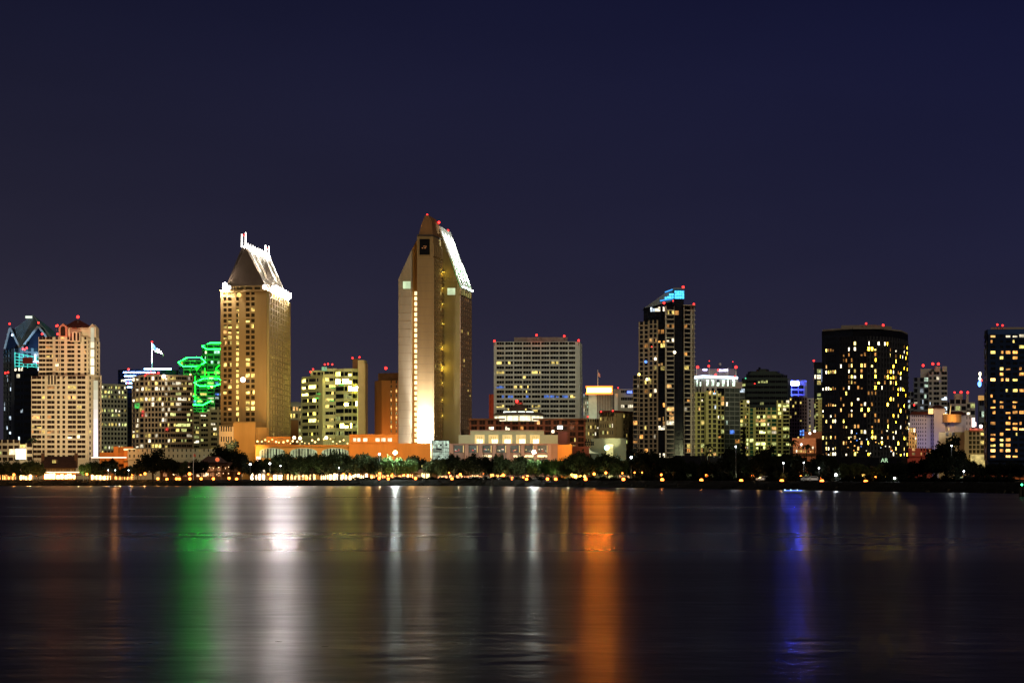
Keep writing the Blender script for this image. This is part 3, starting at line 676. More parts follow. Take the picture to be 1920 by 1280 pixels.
g = MB(); g.prism([pt(661, 1098), pt(672, 1098), pt(672, 1115), pt(661, 1115)], zz(692, 1100), zz(673, 1100)); B.part("plant_tower", g, brick)
g = MB(); g.prism([pt(582, 1108), pt(632, 1104), pt(632, 1130), pt(582, 1130)], zz(703, 1100), zz(693, 1100)); B.part("plant_room", g, off)
for k in range(3): g = MB(); g.box((*pt(590 + k * 8, 1105), zz(702, 1100)), (1.6, 1, 1.6)); B.part("window", g, glass())
g = MB(); g.box((*pt(608, 1103), zz(694, 1100)), (2.6, 2.6, 2)); B.part("green_lit_box", g, glow("green_box", (.35, .9, .5), .5))
for k, ys in enumerate(range(14)):
    pass
g = MB(); g.box((*pt(670.4, 1086), zz(815, 1090)), (.5, .5, 26)); B.part("light_strip", g, glow("strip_olive", (.9, .85, .2), .6, .3))
for x, y in ((582, 697), (587, 692), (609, 683), (615, 682), (661, 671), (674, 669.5), (623, 683)): B.beacon(x, y, 1090, .8)
for k, (x, y) in enumerate(((594, 745), (597, 737), (625, 727), (622, 751), (640, 722))): g = MB(); g.box((*pt(x, 1102 if x < 600 else 1091), zz(y + 2, 1100)), (2.4, .6, .7)); B.part("green_light", g, win("green", .6))
B.done()
lamp('SPOT', (*pt(640, 905), 48), 430000, (.98, .93, .36), 2, (*pt(630, 1100), zz(760, 1100)), 26, .8)  # fill spot added out in front to lift the olive walls

# ================================================================== 10 brown tower
B = Bld("hotel_block", "brown block with two rows of small lit stair windows, half hidden by the tallest tower", 1150, 725)
B.core([(704, 1158), (717, 1150), (748, 1150), (748, 1175), (704, 1175)], None, 713, brick); B.core([(709, 1160), (748, 1154), (748, 1172), (709, 1172)], None, 698, brick)
brown = mat("brown_render", (.30, .15, .06), .85, .1, .2, .2, 0, True)
B.facade((704, 1158), (717, 1150), None, 713, 1, [(1, 0)], brown); B.facade((717, 1150), (730, 1150), None, 713, 1, [(1, 0)], brown)
B.facade((730, 1150), (748, 1150), None, 713, 22, [(1, 0), (4.5, .45), (4.5, 0), (4.5, .5), (2, 0)], brown, fn=lambda i, j: ('warm', random.choice([.7, 1.2])) if j in (1, 3) and i > 1 and i % 2 == 0 else None, span=.35)
B.beacon(723.5, 690, 1145, 1.3)
B.done()
lamp('POINT', (*pt(722, 1130), 22), 26000, (1, .40, .10), 1)
# ================================================================== 11 the tallest tower
B = Bld("hotel_tower", "tallest tower of blank tan slabs with sloping white and green roof and white floodlit foot", 1000, 800)
tanw = mat("tan_slab", (.31, .205, .088), .8, .13, .10, .25, 0, True)
grey_ = mat("warm_grey_slab", (.34, .27, .17), .8, .13, .10, .25, 0, True)
chan = mat("orange_lit_channel", (.34, .16, .035), .85, .1, .1)  # orange light in the recess is put into its colour
olive = mat("olive_slab", (.20, .15, .05), .8, .14, .10, .25, 0, True)
def ol(pts, D): return [(X(x, D), D, zz(y, 1000)) for x, y in pts]
sh18 = (X(829, 1018) - X(812, 1000), 18, 0)
g = MB(); g.ext(ol([(782, 905), (812, 905), (812, 441), (782, 441)], 1000), sh18); B.part("wall", g, tanw)
g = MB(); g.ext(ol([(785, 440.5), (790, 420), (796, 406), (798, 403), (803, 403), (808, 412), (812, 441)], 1000.5), (sh18[0] * .8, 17, 0)); B.part("roof", g, mat("brown_cap", (.24, .12, .045), .75, .1, .2))
g = MB(); g.ext(ol([(782, 443), (782, 439.8), (812.2, 439.8), (812.2, 443)], 999.6), sh18); B.part("cornice", g, slate)
g = MB(); g.ext(ol([(747, 905), (771.5, 905), (771.5, 467), (747, 522)], 1003), (2.2, 20, 0)); B.part("wall", g, grey_)
g = MB(); g.ext(ol([(771, 905), (784, 905), (784, 441), (771, 468)], 1007), (2, 16, 0)); B.part("wall", g, chan)
# horizontal joints in the slab
g = MB()
for k in range(24):
    y = 470 + k * 15.2; g.hexa([(X(782.2, 1000), 999.985, zz(y, 1000)), (X(811.8, 1000), 999.985, zz(y, 1000)), (X(811.8, 1000), 1000.02, zz(y, 1000)), (X(782.2, 1000), 1000.02, zz(y, 1000))],
           [(X(782.2, 1000), 999.985, zz(y - .5, 1000)), (X(811.8, 1000), 999.985, zz(y - .5, 1000)), (X(811.8, 1000), 1000.02, zz(y - .5, 1000)), (X(782.2, 1000), 1000.02, zz(y - .5, 1000))])
B.part("panel_joints", g, mat("joint_brown", (.20, .135, .075)))
g = MB()
for (xa, xb, D_, y0_) in ((747.3, 771.3, 1002.93, 540), (829.5, 861.5, 1017.93, 560)):
    for k in range(19):
        y = y0_ + k * 15.2; g.box((X((xa + xb) / 2, D_), D_ + .055, zz(y, 1000)), ((xb - xa) / F * D_, .04, .14))
B.part("panel_joints", g, mat("joint_brown", (.20, .135, .075)))
# stair windows
for k in range(29):
    y = 548 + k * 9.9; g = MB(); g.box((X(779.5, 1005.5), 1005.6, zz(y + 3.2, 1000)), (1.25, 1.2, 1.75)); B.part("stair_window", g, glow("stair_%d" % (k % 3), (1, .80, .40), 1.7 + .4 * (k % 3), .2))
# square lit openings and the dark louvre panel
def sq(x0, x1, y0, y1, D, m, nm="lit_opening", mull=True):
    g = MB(); g.box((X((x0 + x1) / 2, D), D, zz(y1, 1000)), ((x1 - x0) / F * D, .5, zz(y0, 1000) - zz(y1, 1000))); o = B.part(nm, g, m)
    g = MB(); a, c = X(x0, D), X(x1, D); za, zb_ = zz(y1, 1000), zz(y0, 1000); r = .2
    for p, q in (((a, za), (c, za)), ((c, za), (c, zb_)), ((c, zb_), (a, zb_)), ((a, zb_), (a, za))): g.tube((p[0], D - .3, p[1]), (q[0], D - .3, q[1]), r, None, 4)
    B.part("frame", g, tanw, o)
openm = glow("opening_mint", (.72, .92, .55), .85, .25, False, .3)
sq(755, 770.5, 526, 541, 1002.7, openm); sq(838.5, 854, 533.5, 547.5, 1017.4, openm)
sq(786, 806.5, 447.5, 478.5, 999.8, mat("black_louvre", (.006, .006, .008), .6, .2, 1.5, .05), "louvre_panel")
g = MB()
for (x, y, w_) in ((792, 466, 2.2), (795, 462.5, 1.8), (798.5, 463, 2.0), (797, 466, 2.6)): g.box((X(x, 999), 999.3, zz(y, 1000)), (w_ * .3, .2, .35))
B.part("dim_emblem", g, glow("emblem_orange", (1, .35, .1), .35), None)
# side of the front slab
B.facade((812, 1000), (829, 1018), 843, 482, 36, [(1.5, 0)] + [(3.8, .55)] * 4 + [(2, 0)], tanw, fn=lambda i, j: ('yellow', random.choice([.5, .8])) if random.random() < .07 else None, span=.38, proud=.5, gl=glass("umber_glass"))
B.facade((812, 1000), (829, 1018), 480, 457, 1, [(1.5, 0)] + [(3.8, .45)] * 4 + [(2, 0)], tanw, fn=lambda i, j: None, span=.05, proud=.5, gl=glass("umber_glass"))
# rear block
sh29 = (X(883, 1047) - X(862, 1018), 29, 0)
g = MB(); g.ext(ol([(822, 905), (862, 905), (862, 532), (821, 416)], 1018), sh29); B.part("wall", g, olive)
B.facade((862, 1018), (883, 1047), 850, 548, 33, [(1.2, 0)] + [(4.2, .6)] * 5 + [(1.2, 0)], mat("brown_side", (.30, .20, .13), .8, .1, .2), fn=lambda i, j: ('yellow', random.choice([.35, .6, .8])) if random.random() < .05 else ('amber', .12) if random.random() < .15 else None, span=.36, proud=.5, gl=glass("umber_glass"))
B.facade((862, 1018), (883, 1047), 546, 534, 1, [(1.2, 0)] + [(4.2, .5)] * 5 + [(1.2, 0)], tanw, fn=lambda i, j: ('lime', .5), span=.05, proud=.5)
# sloping roof deck (white upper sheet, green striped lower sheet)
P0, P1 = Vector((X(821, 1018), 1018, zz(415.5, 1000))), Vector((X(862, 1018), 1018, zz(531, 1000))); dv = Vector(sh29); nrm = (P1 - P0).cross(dv).normalized(); nrm = nrm if nrm.z > 0 else -nrm
def deck(t0, t1, s0, s1, off, th, m, nm="roof", par=None, label=None):
    q = [P0.lerp(P1, t) + dv * s + nrm * off for t, s in ((t0, s0), (t1, s0), (t1, s1), (t0, s1))]
    g = MB(); g.add(q + [p + nrm * th for p in q], [(3, 2, 1, 0), (4, 5, 6, 7), (0, 1, 5, 4), (1, 2, 6, 5), (2, 3, 7, 6), (3, 0, 4, 7)]); o = B.part(nm, g, m, par)
    if label: o["label"] = label
    return o
wroof = mat("white_roof_sheet", (.85, .85, .80), .6, .04, .3); groof = mat("green_roof_sheet", (.18, .55, .26), .6, .05, .3)
r1 = deck(0, .52, 0, 1, .2, .5, wroof, label="white sheeted upper slope")
r2 = deck(.525, 1, 0, 1, .15, .4, groof, label="green sheeted lower slope with white ribs")
for s in (0.0, .24, .34, .52, .74, .94): deck(.525, 1.0, s, s + .055, .56, .5, wroof, "roof_rib", r2)
for s in (0.0, .33, .66): deck(0, .52, s, s + .03, .72, .12, wroof, "roof_rib", r1)
for i in range(4):
    s = .1 + .27 * i; p = P1 + dv * s + Vector((3.6, -1.2, -1.5)); q = P0.lerp(P1, .3) + dv * s
    lamp('SPOT', p, 160000, (.88, 1, .90), .2, tuple(p.lerp(q, .9) + Vector((-1, 0, 0))), 40, .9)
    g = MB(); c = P1 + dv * s + Vector((1.2, -.8, -.2)); g.box((c.x, c.y, c.z), (1.2, 1.2, .9)); B.part("floodlight", g, glow("flood_mint", (.9, 1, .92), 5, 0, True))
    p = P0 + dv * s + Vector((4.5, -1.5, 5.0)); lamp('SPOT', p, 30000, (.9, 1, .93), .2, tuple(P0.lerp(P1, .45) + dv * s), 55, .9)
B.beacon(801, 403, 1004, .9); B.beacon(823, 417, 1016, 1.2, 1); B.beacon(840, 432, 1040, 1.0, 1); B.beacon(880, 540, 1046, .6, 1, glow("corner_white", (1, .9, .78), 6, 0, True))
for x_ in (788, 797, 806):
    g = MB(); g.box((X(x_, 992), 992, zz(829.5, 992)), (1.7, 1.7, 1.3)); fo_ = B.part("floodlight", g, glow("foot_streak_glow", (.95, .97, 1), 260, 0, True))  # glowing boxes added to draw a white streak on the water
    g = MB(); g.box((X(x_, 992), 992, GZ), (.3, .3, zz(829.5, 992) - GZ)); B.part("bracket", g, POLE, fo_)
g = MB(); g.box((X(784.6, 992), 992, zz(832, 992)), (.2, 6, 5.5)); g.box((X(809.6, 992), 992, zz(832, 992)), (.2, 6, 5.5)); B.part('added_light_shield', g, POLE)  # side plates added to stop the glowing boxes' spill on the slabs
# balconies along the recess, five with a lamp
for k in range(34):
    y = 505 + k * 9.9; g = MB(); g.box((X(830.5, 1016), 1016.2, zz(y, 1000)), (1.6, 1.6, .4)); B.part("balcony", g, olive)
for y, e in ((505, 420), (536, 160), (566, 140), (603, 120), (648, 450), (686, 900), (716, 170), (748, 180), (778, 140)):
    lamp('POINT', (X(833.5, 1016), 1015.2, zz(y, 1000)), e, (1, .78, .12), .3); g = MB(); g.ball((X(829.5, 1014.8), 1014.9, zz(y - 1, 1000)), .28); B.part("balcony_lamp", g, glow("lamp_yellow", (1, .78, .12), 1.6))
B.done()
# the white flood at the foot and the weaker one on the left slab
for py_, e_, cn_ in ((836, 18000, 120), (812, 330000, 58), (770, 420000, 42), (715, 190000, 30), (650, 70000, 24)):
    lamp('SPOT', (X(797, 992), 992.5, zz(840, 1000)), e_, (.94, .95, 1), .5, (X(797, 1000), 1000, zz(py_, 1000)), cn_, 1)
lamp('SPOT', (X(758, 985), 982, zz(835, 1000)), 5000, (.85, 1, .92), .6, (X(760, 1003), 1003, zz(770, 1000)), 46, 1)
lamp('SPOT', (*pt(760, 900), 17), 70000, (1, .74, .50), 2, (*pt(790, 1000), zz(670, 1000)), 44, .9)  # added fill spot from the shore side for the tan slabs
lamp('POINT', (X(776, 1000), 1001, zz(842, 1000)), 1500, (1, .45, .1), .5)

# ================================================================== 12 podium and terrace left of the tallest tower
B = Bld("podium_building", "long orange lit podium with arched windows and a lamp lit roof terrace", 945, 620)
B.core([(479, 945), (656, 945), (656, 985), (479, 985)], None, 835, amber_w)
B.core([(655, 942), (746, 942), (746, 985), (655, 985)], None, 815, orange)
B.core([(744, 940), (807, 940), (807, 975), (744, 975)], None, 831, orange)
g = MB(); g.prism([pt(478, 942.5), pt(656, 942.5), pt(656, 945), pt(478, 945)], zz(836.5, 945), zz(834, 945)); B.part("cornice", g, orange)
g = MB(); g.prism([pt(655, 940.5), pt(747, 940.5), pt(747, 942), pt(655, 942)], zz(830.5, 945), zz(829, 945)); g.prism([pt(655, 940.5), pt(747, 940.5), pt(747, 942), pt(655, 942)], zz(816, 945), zz(814.3, 945)); B.part("cornice", g, orange)
for (xa, xb) in ((486, 534), (544, 594), (603, 653)):
    g = MB(); n = 12; a, c = X(xa, 944), X(xb, 944); D = 944.6
    pts = [(a, D, zz(858, 945)), (c, D, zz(858, 945))] + [((a + c) / 2 + (c - a) / 2 * math.cos(math.pi * k / n), D, zz(847, 945) + 1.9 * math.sin(math.pi * k / n)) for k in range(n + 1)]
    g.ext(pts, (0, .6, 0)); o = B.part("arched_window", g, glow("arch_mint", (.62, .80, .45), .45, .5, False, .35))
    g = MB()
    for k in range(1, 9): g.box((a + (c - a) * k / 9, D - .2, zz(858, 945)), (.7 if k % 3 == 0 else .3, .3, 3.6 if k in (1, 8) else 4.4))
    B.part("mullion", g, black, o)
for x0 in (662, 670, 681, 704, 715, 727): g = MB(); w_ = 7.5 if x0 > 670 else 5.5; g.box((X(x0 + w_ / 2, 941), 941.7, zz(827.5, 945)), (w_ / F * 941, .4, 1.6)); o = B.part("window", g, glow("podium_win", (1, .88, .62) if x0 < 710 else (.9, .95, 1), 1.3, .5))
# terrace pergola, railing and its lamps
g = MB()
for k in range(44): x = 487 + k * 3.9; g.box((X(x, 944), 943.2, zz(834, 945)), (.12, .12, 1.1))
g.box((X(570, 944), 943.2, zz(829.6, 945)), (170 / F * 944, .12, .12)); B.part("railing", g, POLE)
g = MB()
for k in range(14): x = 496 + k * 3.7; g.box((X(x, 950), 950, zz(834, 945)), (.25, .25, 3.1)); g.box((X(x, 950), 952, zz(822, 945)), (.2, 7, .2))
g.box((X(520, 950), 949, zz(822.6, 945)), (52 / F * 950, .3, .35)); B.part("pergola", g, sand)
g = MB(); g.prism([pt(500, 960), pt(545, 960), pt(545, 975), pt(500, 975)], zz(835, 945), zz(817, 945)); B.part("terrace_block", g, orange)
rs = random.Random(3)
for k in range(26):
    x = 484 + k * 6.7 + rs.uniform(-2, 2); y = rs.uniform(822, 831); g = MB(); g.ball((X(x, 948), 947 + rs.uniform(-1, 3), zz(y, 945)), rs.choice([.28, .38, .5])); B.part("terrace_lamp", g, glow("terrace_lamp_warm", (1, .62, .22), 4, 0, True))
for x, y in ((552, 820), (563, 821), (612, 820)): g = MB(); g.ball((X(x, 948), 947, zz(y, 945)), .85); B.part("terrace_lamp", g, glow("terrace_lamp_big", (1, .66, .36), 5, 0, True))
B.done()
for x, y, e in ((500, 915, 10000), (560, 915, 10000), (620, 915, 10000), (690, 915, 15000), (770, 915, 8000)): lamp('POINT', (*pt(x, y), 22), e * .9, (1, .50, .12), .8)
for x in (510, 560, 610): lamp('POINT', (*pt(x, 953), zz(820, 945)), 800, (1, .6, .22), .5)
lamp('SPOT', (*pt(470, 925), 17), 60000, (1, .52, .14), .8, (*pt(470, 975), zz(815, 975)), 60, .9)

# ================================================================== 13 glass entrance box
B = Bld("glass_pavilion", "square glass stair box lit pale green inside, right beside the tallest tower's floodlit foot", 940, 826)
B.core([(810, 940), (843, 940), (843, 965), (810, 965)], None, 825, black)
B.facade((811, 940), (842, 940), 862, 826, 5, [(1, .94)] * 9, black, fn=lambda i, j: ('mint', random.choice([.35, .45, .6])) if i != 2 or j > 4 else ('mint', .15), span=.08, proud=.3)
B.done(60)

# ================================================================== 14 pillared terrace hall
B = Bld("terrace_hall", "pillared hall with pink columns below and five yellow lit openings above", 930, 945)
B.core([(843, 936), (1046, 936), (1046, 975), (843, 975)], None, 832, pink)
B.core([(860, 942), (1046, 942), (1046, 975), (860, 975)], None, 814, mintw); B.core([(882, 943), (1020, 943), (1020, 972), (882, 972)], None, 806, mintw)
g = MB(); g.prism([pt(842, 934.8), pt(1047, 934.8), pt(1047, 944), pt(842, 944)], zz(832.8, 935), zz(831.2, 935)); g.prism([pt(881, 941.6), pt(1021, 941.6), pt(1021, 974), pt(881, 974)], zz(807, 940), zz(805.6, 940)); B.part("cornice", g, pink)
for k in range(5):
    x0 = 890 + k * 25.9; g = MB(); w_ = 18.5
    g.box((X(x0 + w_ / 2, 941), 941.8, zz(831, 941)), (w_ / F * 941, .5, 4.2)); o = B.part("lit_opening", g, glow("opening_amber", (1, .66, .20), .85, .15, False, .5))
    g = MB(); g.box((X(x0 + w_ / 2 + rs.uniform(-1, 3), 941), 941.3, zz(830.8, 941)), (w_ * .62 / F * 941, .4, 2.0)); B.part("bright_interior", g, glow("opening_hot", (1, .86, .5), 2.6, .5, True, 1.2), o)
    g = MB()
    for q in (.3, .5, .7): g.box((X(x0 + w_ * q, 941), 941.0, zz(831, 941)), (.14, .2, 3.4))
    B.part("mullion", g, sand, o)
lower = [(846, 861, 0), (872, 893, 1), (898, 921, 0), (924, 949, 0), (951, 975, 0), (984, 1000, 2), (1004, 1028, 2)]
for k, (xa, xb) in enumerate(((852, 870), (879, 896), (905, 922), (931, 949), (957, 975), (984, 1001), (1007, 1027))):
    g = MB(); g.box((X((xa + xb) / 2, 936), 935.8, zz(848, 936)), ((xb - xa) / F * 936, .5, 3.4)); o = B.part("opening", g, glow("opening_dim_green", (.40, .55, .40), .03, .8, False, .8))
    g = MB(); g.box((X(xb - 1, 936), 935.4, zz(848, 936)), (.45, .3, 3.4)); B.part("lit_jamb", g, glow("jamb_amber", (1, .62, .2), .8), o)
    for q in range(4): g = MB(); g.box((X(xa + 2 + rs.uniform(0, xb - xa - 4), 935.3), 935.4, zz(844 + rs.uniform(-2, 2), 936)), (rs.uniform(.4, 1.2), .2, .4)); B.part("interior_light", g, rs.choice([win("mint", .6), win("white", 1.4), win("red", .5), win("yellow", .7)]), o)
for x in (846, 875, 901, 927, 953, 980, 1004, 1030): g = MB(); g.box((X(x, 934), 934.4, GZ), (1.8, 1.6, zz(833, 934) - GZ)); B.part("column", g, pink)
for xa, xb in ((905, 922), (963, 1000), (1003, 1026)): g = MB(); g.box((X((xa + xb) / 2, 934), 935.2, zz(856.5, 935)), ((xb - xa) / F * 935, .3, .9)); B.part("light_strip", g, glow("strip_amber_white", (1, .78, .4), 1.8, .5))
B.done()
lamp('POINT', (*pt(955, 912), 24), 6500, (1, .86, .62), .8); lamp('POINT', (*pt(880, 912), 24), 5000, (.9, 1, .75), .8); lamp('POINT', (*pt(1035, 915), 20), 3500, (1, .6, .3), .8)

# ================================================================== 15 reddish midrise behind
B = Bld("brick_building", "dark red brick midrise with pillared bays behind the pillared terrace hall", 985, 990)
red = mat("dark_red_brick", (.20, .07, .035), .85, .2, .2)
B.core([(880, 985), (1098, 985), (1098, 1010), (880, 1010)], None, 786, red)
B.facade((880, 985), (1098, 985), 842, 788, 5, [(2, 0), (11, .82)] * 14 + [(2, 0)], red, "warm", .1, span=.3, proud=.8, gl=glass("brown_glass"), split=2)
g = MB(); g.prism([pt(878, 982), pt(1100, 982), pt(1100, 1012), pt(878, 1012)], zz(787.5, 985), zz(784.5, 985)); B.part("cornice", g, brick)
g = MB(); g.box((X(1050, 981), 981, zz(804, 981)), (2.6, .5, 1.6)); B.part("lit_window", g, glow("lamp_cool_mint", (.75, 1, .9), 4, 0, True))
for x, y in ((1037, 809), (923, 803), (919, 803)): g = MB(); g.box((X(x, 981), 981, zz(y + 2, 981)), (1.3, .5, 1.3)); B.part("lit_window", g, win("white", 2.4))
B.core([(1046, 955), (1064, 955), (1064, 980), (1046, 980)], None, 812, mat("maroon", (.12, .05, .05)))
B.done()
lamp('POINT', (*pt(1010, 955), 34), 4000, (1, .45, .2), .8); lamp('POINT', (*pt(1080, 950), 30), 3500, (1, .4, .2), .8)

B = Bld("rooftop_pavilion", "octagonal white lit pavilion with a dark cone roof and red beacon on the brick midrise", 980, 972)
cx = X(973, 985)
def ngon(cx, cy, r, n, ry=None, ph=0): return [(cx + r * math.cos(2 * math.pi * k / n + ph), cy + (ry or r) * math.sin(2 * math.pi * k / n + ph)) for k in range(n)]
B.root.location = (cx, 992, zz(787, 985)); ORG[B.root.name] = tuple(B.root.location)
oct_ = ngon(cx, 992, 12.2, 12)
g = MB(); g.prism(oct_, zz(790, 985), zz(776, 985), mintw); B.part("wall", g)
for k in range(12):
    a, c = Vector((*oct_[k], 0)), Vector((*oct_[(k + 1) % 12], 0))
    if (a.y + c.y) / 2 > 990: continue
    u = c - a
    for q in range(2 if k in (7, 8, 9, 10) else 1):
        s0, s1 = (.06 + .46 * q, .48 + .46 * q) if k in (7, 8, 9, 10) else (.1, .9)
        g = MB(); n_ = Vector((u.y, -u.x, 0)).normalized() * .2; p, r = a + u * s0, a + u * s1
        g.hexa([(p.x + n_.x, p.y + n_.y, zz(789, 985)), (r.x + n_.x, r.y + n_.y, zz(789, 985)), (r.x, r.y, zz(789, 985)), (p.x, p.y, zz(789, 985))], [(p.x + n_.x, p.y + n_.y, zz(780, 985)), (r.x + n_.x, r.y + n_.y, zz(780, 985)), (r.x, r.y, zz(780, 985)), (p.x, p.y, zz(780, 985))]); B.part("window", g, glow("pavilion_white", (1, .92, .60), 1.5, .25, False, .6))
g = MB(); g.prism(ngon(cx, 992, 13.4, 12), zz(777, 985), zz(773, 985), slate, .86); B.part("eave", g)
g = MB(); g.prism(ngon(cx, 992, 8.0, 12), zz(773, 985), zz(770, 985), mintw); B.part("clerestory", g)
for x0, x1 in ((944, 957), (959, 968), (972, 984), (987, 1000)): g = MB(); g.box((X((x0 + x1) / 2, 983), 983.6, zz(774.2, 985)), ((x1 - x0) / F * 983, .4, .8)); B.part("light_strip", g, glow("strip_pav", (.95, 1, .85), 2.4))
g = MB(); g.prism(ngon(cx, 992, 8.2, 12), zz(770.4, 985), zz(757, 985), slate, .22); B.part("roof", g)
g = MB(); g.prism(ngon(cx, 992, 2.0, 8), zz(757, 985), zz(753, 985), mat("red_lit_lantern", (.4, .05, .04))); B.part("lantern", g)
B.beacon(969, 752, 985, 1.4, 1); g = MB(); g.ball((X(970, 990), 991, zz(764.5, 985)), .5); B.part("roof_lamp", g, win("yellow", 1.2))
for x in (953, 986): g = MB(); g.ball((X(x, 984), 984.8, zz(767, 985)), .45); B.part("roof_lamp", g, win("yellow", 1.2))

# ================================================================== 16 orange wall and awning
B = Bld("low_building", "bright orange blank walled block with a rust striped awning right of the pillared hall", 928, 1075)
B.core([(1046, 935), (1073, 930), (1073, 955), (1046, 955)], None, 833, orange)
B.blank((1046, 935), (1073, 930), None, 833, orange, .3)
aw = mat("rust_awning", (.25, .07, .04)); g = MB()
for k in range(16):
    xa = 1073.5 + k * 2; g.hexa([(X(xa, 934), 934, zz(850, 934)), (X(xa + 1.3, 934), 934, zz(850, 934)), (X(xa + 1.3, 940), 940, zz(850, 934)), (X(xa, 940), 940, zz(850, 934))],
        [(X(xa, 938), 938, zz(834 + k * .4, 934)), (X(xa + 1.3, 938), 938, zz(834 + k * .4, 934)), (X(xa + 1.3, 941), 941, zz(834 + k * .4, 934)), (X(xa, 941), 941, zz(834 + k * .4, 934))])
B.part("awning", g, aw); B.core([(1073, 941), (1106, 941), (1106, 955), (1073, 955)], None, 836, aw)
B.done(); lamp('POINT', (*pt(1058, 915), 19), 14000, (1, .48, .08), .6)

# ================================================================== 17 beige old block and garage
B = Bld("hotel_block", "beige old block with arched top windows below the building with the glowing orange crown", 1080, 1140)
bg_ = mat("olive_beige_stucco", (.38, .31, .14), .85, .1, .2, .2, 0, True)
B.core([(1096, 1088), (1124, 1088), (1124, 1110), (1096, 1110)], None, 784, bg_); B.core([(1124, 1080), (1152, 1075), (1188, 1095), (1188, 1115), (1124, 1115)], None, 771, bg_)
B.facade((1096, 1088), (1124, 1088), None, 784, 9, [(1, 0)] + [(4.2, .42)] * 6 + [(1, 0)], bg_, "lime", .3, span=.5)
B.facade((1124, 1080), (1152, 1075), None, 782, 9, [(1, 0)] + [(4.4, .42)] * 6 + [(1, 0)], bg_, "lime", .25, span=.5)
B.facade((1152, 1075), (1188, 1095), None, 776, 10, [(3, .35), (8, 0), (4, .35), (4, .35), (4, .35), (4, .4), (1, 0)], bg_, "lime", .12, span=.5)
for k in range(6):
    x0 = 1126 + k * 4.4; g = MB(); c = X(x0 + 1.6, 1078); r = .5; zt = zz(775, 1080); D = 1078.6 - k * .8
    g.ext([(c - r, D, zt - 1.6), (c + r, D, zt - 1.6)] + [(c + r * math.cos(t * math.pi / 5), D, zt + r * math.sin(t * math.pi / 5)) for t in range(6)], (0, .5, 0)); B.part("arched_window", g, glass("umber_glass"))
g = MB(); g.prism([pt(1123, 1078.5), pt(1152, 1073.5), pt(1190, 1094), pt(1188, 1116), pt(1123, 1116)], zz(773, 1080), zz(770, 1080)); B.part("roof", g, redroof)
for x, y in ((1149, 770), (1102, 781), (1127, 771.5)): B.beacon(x, y, 1074, .7)
B.done(); lamp('SPOT', (*pt(1150, 920), 20), 60000, (1, .84, .42), 1, (*pt(1145, 1080), zz(800, 1080)), 24, .8)  # the spot is added fill for the beige front

B = Bld("parking_garage", "plain grey green garage with a yellow lit doorway and a curved lit canopy", 940, 1140)
gg = mat("grey_green_render", (.16, .18, .13), .85, .1, .2)
B.core([(1108, 945), (1174, 940), (1174, 970), (1108, 970)], None, 821, gg); B.core([(1096, 948), (1112, 948), (1112, 960), (1096, 960)], None, 838, gg)
for r_ in range(2):
    for k in range(5): g = MB(); g.box((X(1098.5 + k * 3.6, 940), 944.3 , zz(830.5 + r_ * 4, 945)), (.75, .4, .75)); B.part("louvre", g, black)
g = MB(); g.box((X(1143.5, 938), 940.6, GZ), (3.4, .6, zz(832.5, 938) - GZ)); B.part("lit_doorway", g, glow("door_lime", (.95, .85, .30), .75, .2))
g = MB(); g.ball((X(1138, 936), 938, zz(839, 938)), 1.25); B.part("wall_lamp", g, glow("lamp_mint_big", (.55, 1, .85), 3, 0, True))
g = MB(); n = 8; a, c = X(1105, 935), X(1123, 935); g.ext([(a, 936, zz(849, 936)), (c, 936, zz(849, 936))] + [(a + (c - a) * (1 - math.sin(math.pi / 2 * k / n)) , 936, zz(849, 936) + 2.6 * (1 - math.cos(math.pi / 2 * k / n))) for k in range(1, n + 1)][::1], (0, 3, 0)); B.part("curved_canopy", g, glow("canopy_lime", (.85, .85, .45), .55, .3))
B.done(); lamp('POINT', (X(1138, 930), 932, zz(838, 938)), 700, (.55, 1, .85), .5)

# ================================================================== 18 white balcony slab
B = Bld("condominium_tower", "wide white slab condominium with dark balcony bands and a low plant room on top", 1150, 1005)
B.core([(926, 1152), (1086, 1150), (1089, 1160), (1089, 1185), (926, 1185)], None, 640, white)
f18 = lambda i, j: None if j == 0 else (('yellow', random.choice([.6, 1.0, 1.4])) if random.random() < (.9 if (i, j) in ((4, 1), (4, 2)) else .10 if 3 < i < 15 else .0) else ('blue', .5) if (i == 11 and random.random() < .55) or (i, j) == (9, 1) else None)
wd = [(4.2, 0)] + [(16.2, .86), (16.8, .86), (17, .88), (16.5, .88), (17.5, .88), (17, .88), (17.4, .9), (17.4, .9), (14, .82)] + [(6.5, 0)]
B.facade((926, 1152), (1086, 1150), 795, 641, 17, wd, white, fn=f18, span=.44, proud=1.0, split=3, balc=.1, gl=glass("black_window", (.004, .004, .005), .4))
B.facade((1086, 1150), (1090, 1160), 795, 643, 17, [(1, .5)], white, fn=lambda i, j: None, span=.5)
g = MB(); g.prism([pt(964, 1158), pt(1064, 1156), pt(1064, 1178), pt(964, 1178)], zz(640, 1150), zz(630.5, 1150)); B.part("plant_room", g, mat("plant_room_grey", (.22, .19, .17), .8, .3, .3))
for x, y in ((927, 639), (1006, 628), (1058, 630), (1085, 638)): B.beacon(x, y, 1148, 1.0)
lamp('POINT', (*pt(1006, 1148), zz(633, 1150)), 700, (1, .1, .05), .4)
B.done()
lamp('SPOT', (*pt(1010, 925), 40), 26000, (1, .97, .80), 2, (*pt(1005, 1150), zz(715, 1150)), 34, .9)  # weak fill spot added for the white balcony front
B = Bld("office_block", "narrow dark red block peeping out behind the tallest tower, left of the white slab condominium", 1250, 922)
B.core([(917, 1250), (936, 1250), (936, 1270), (917, 1270)], None, 739, mat("rust_panel", (.22, .05, .025))); B.facade((917, 1250), (936, 1250), None, 739, 14, [(1, .12)] * 3, mat("rust_panel", (.22, .05, .025)), fn=lambda i, j: None); B.done()
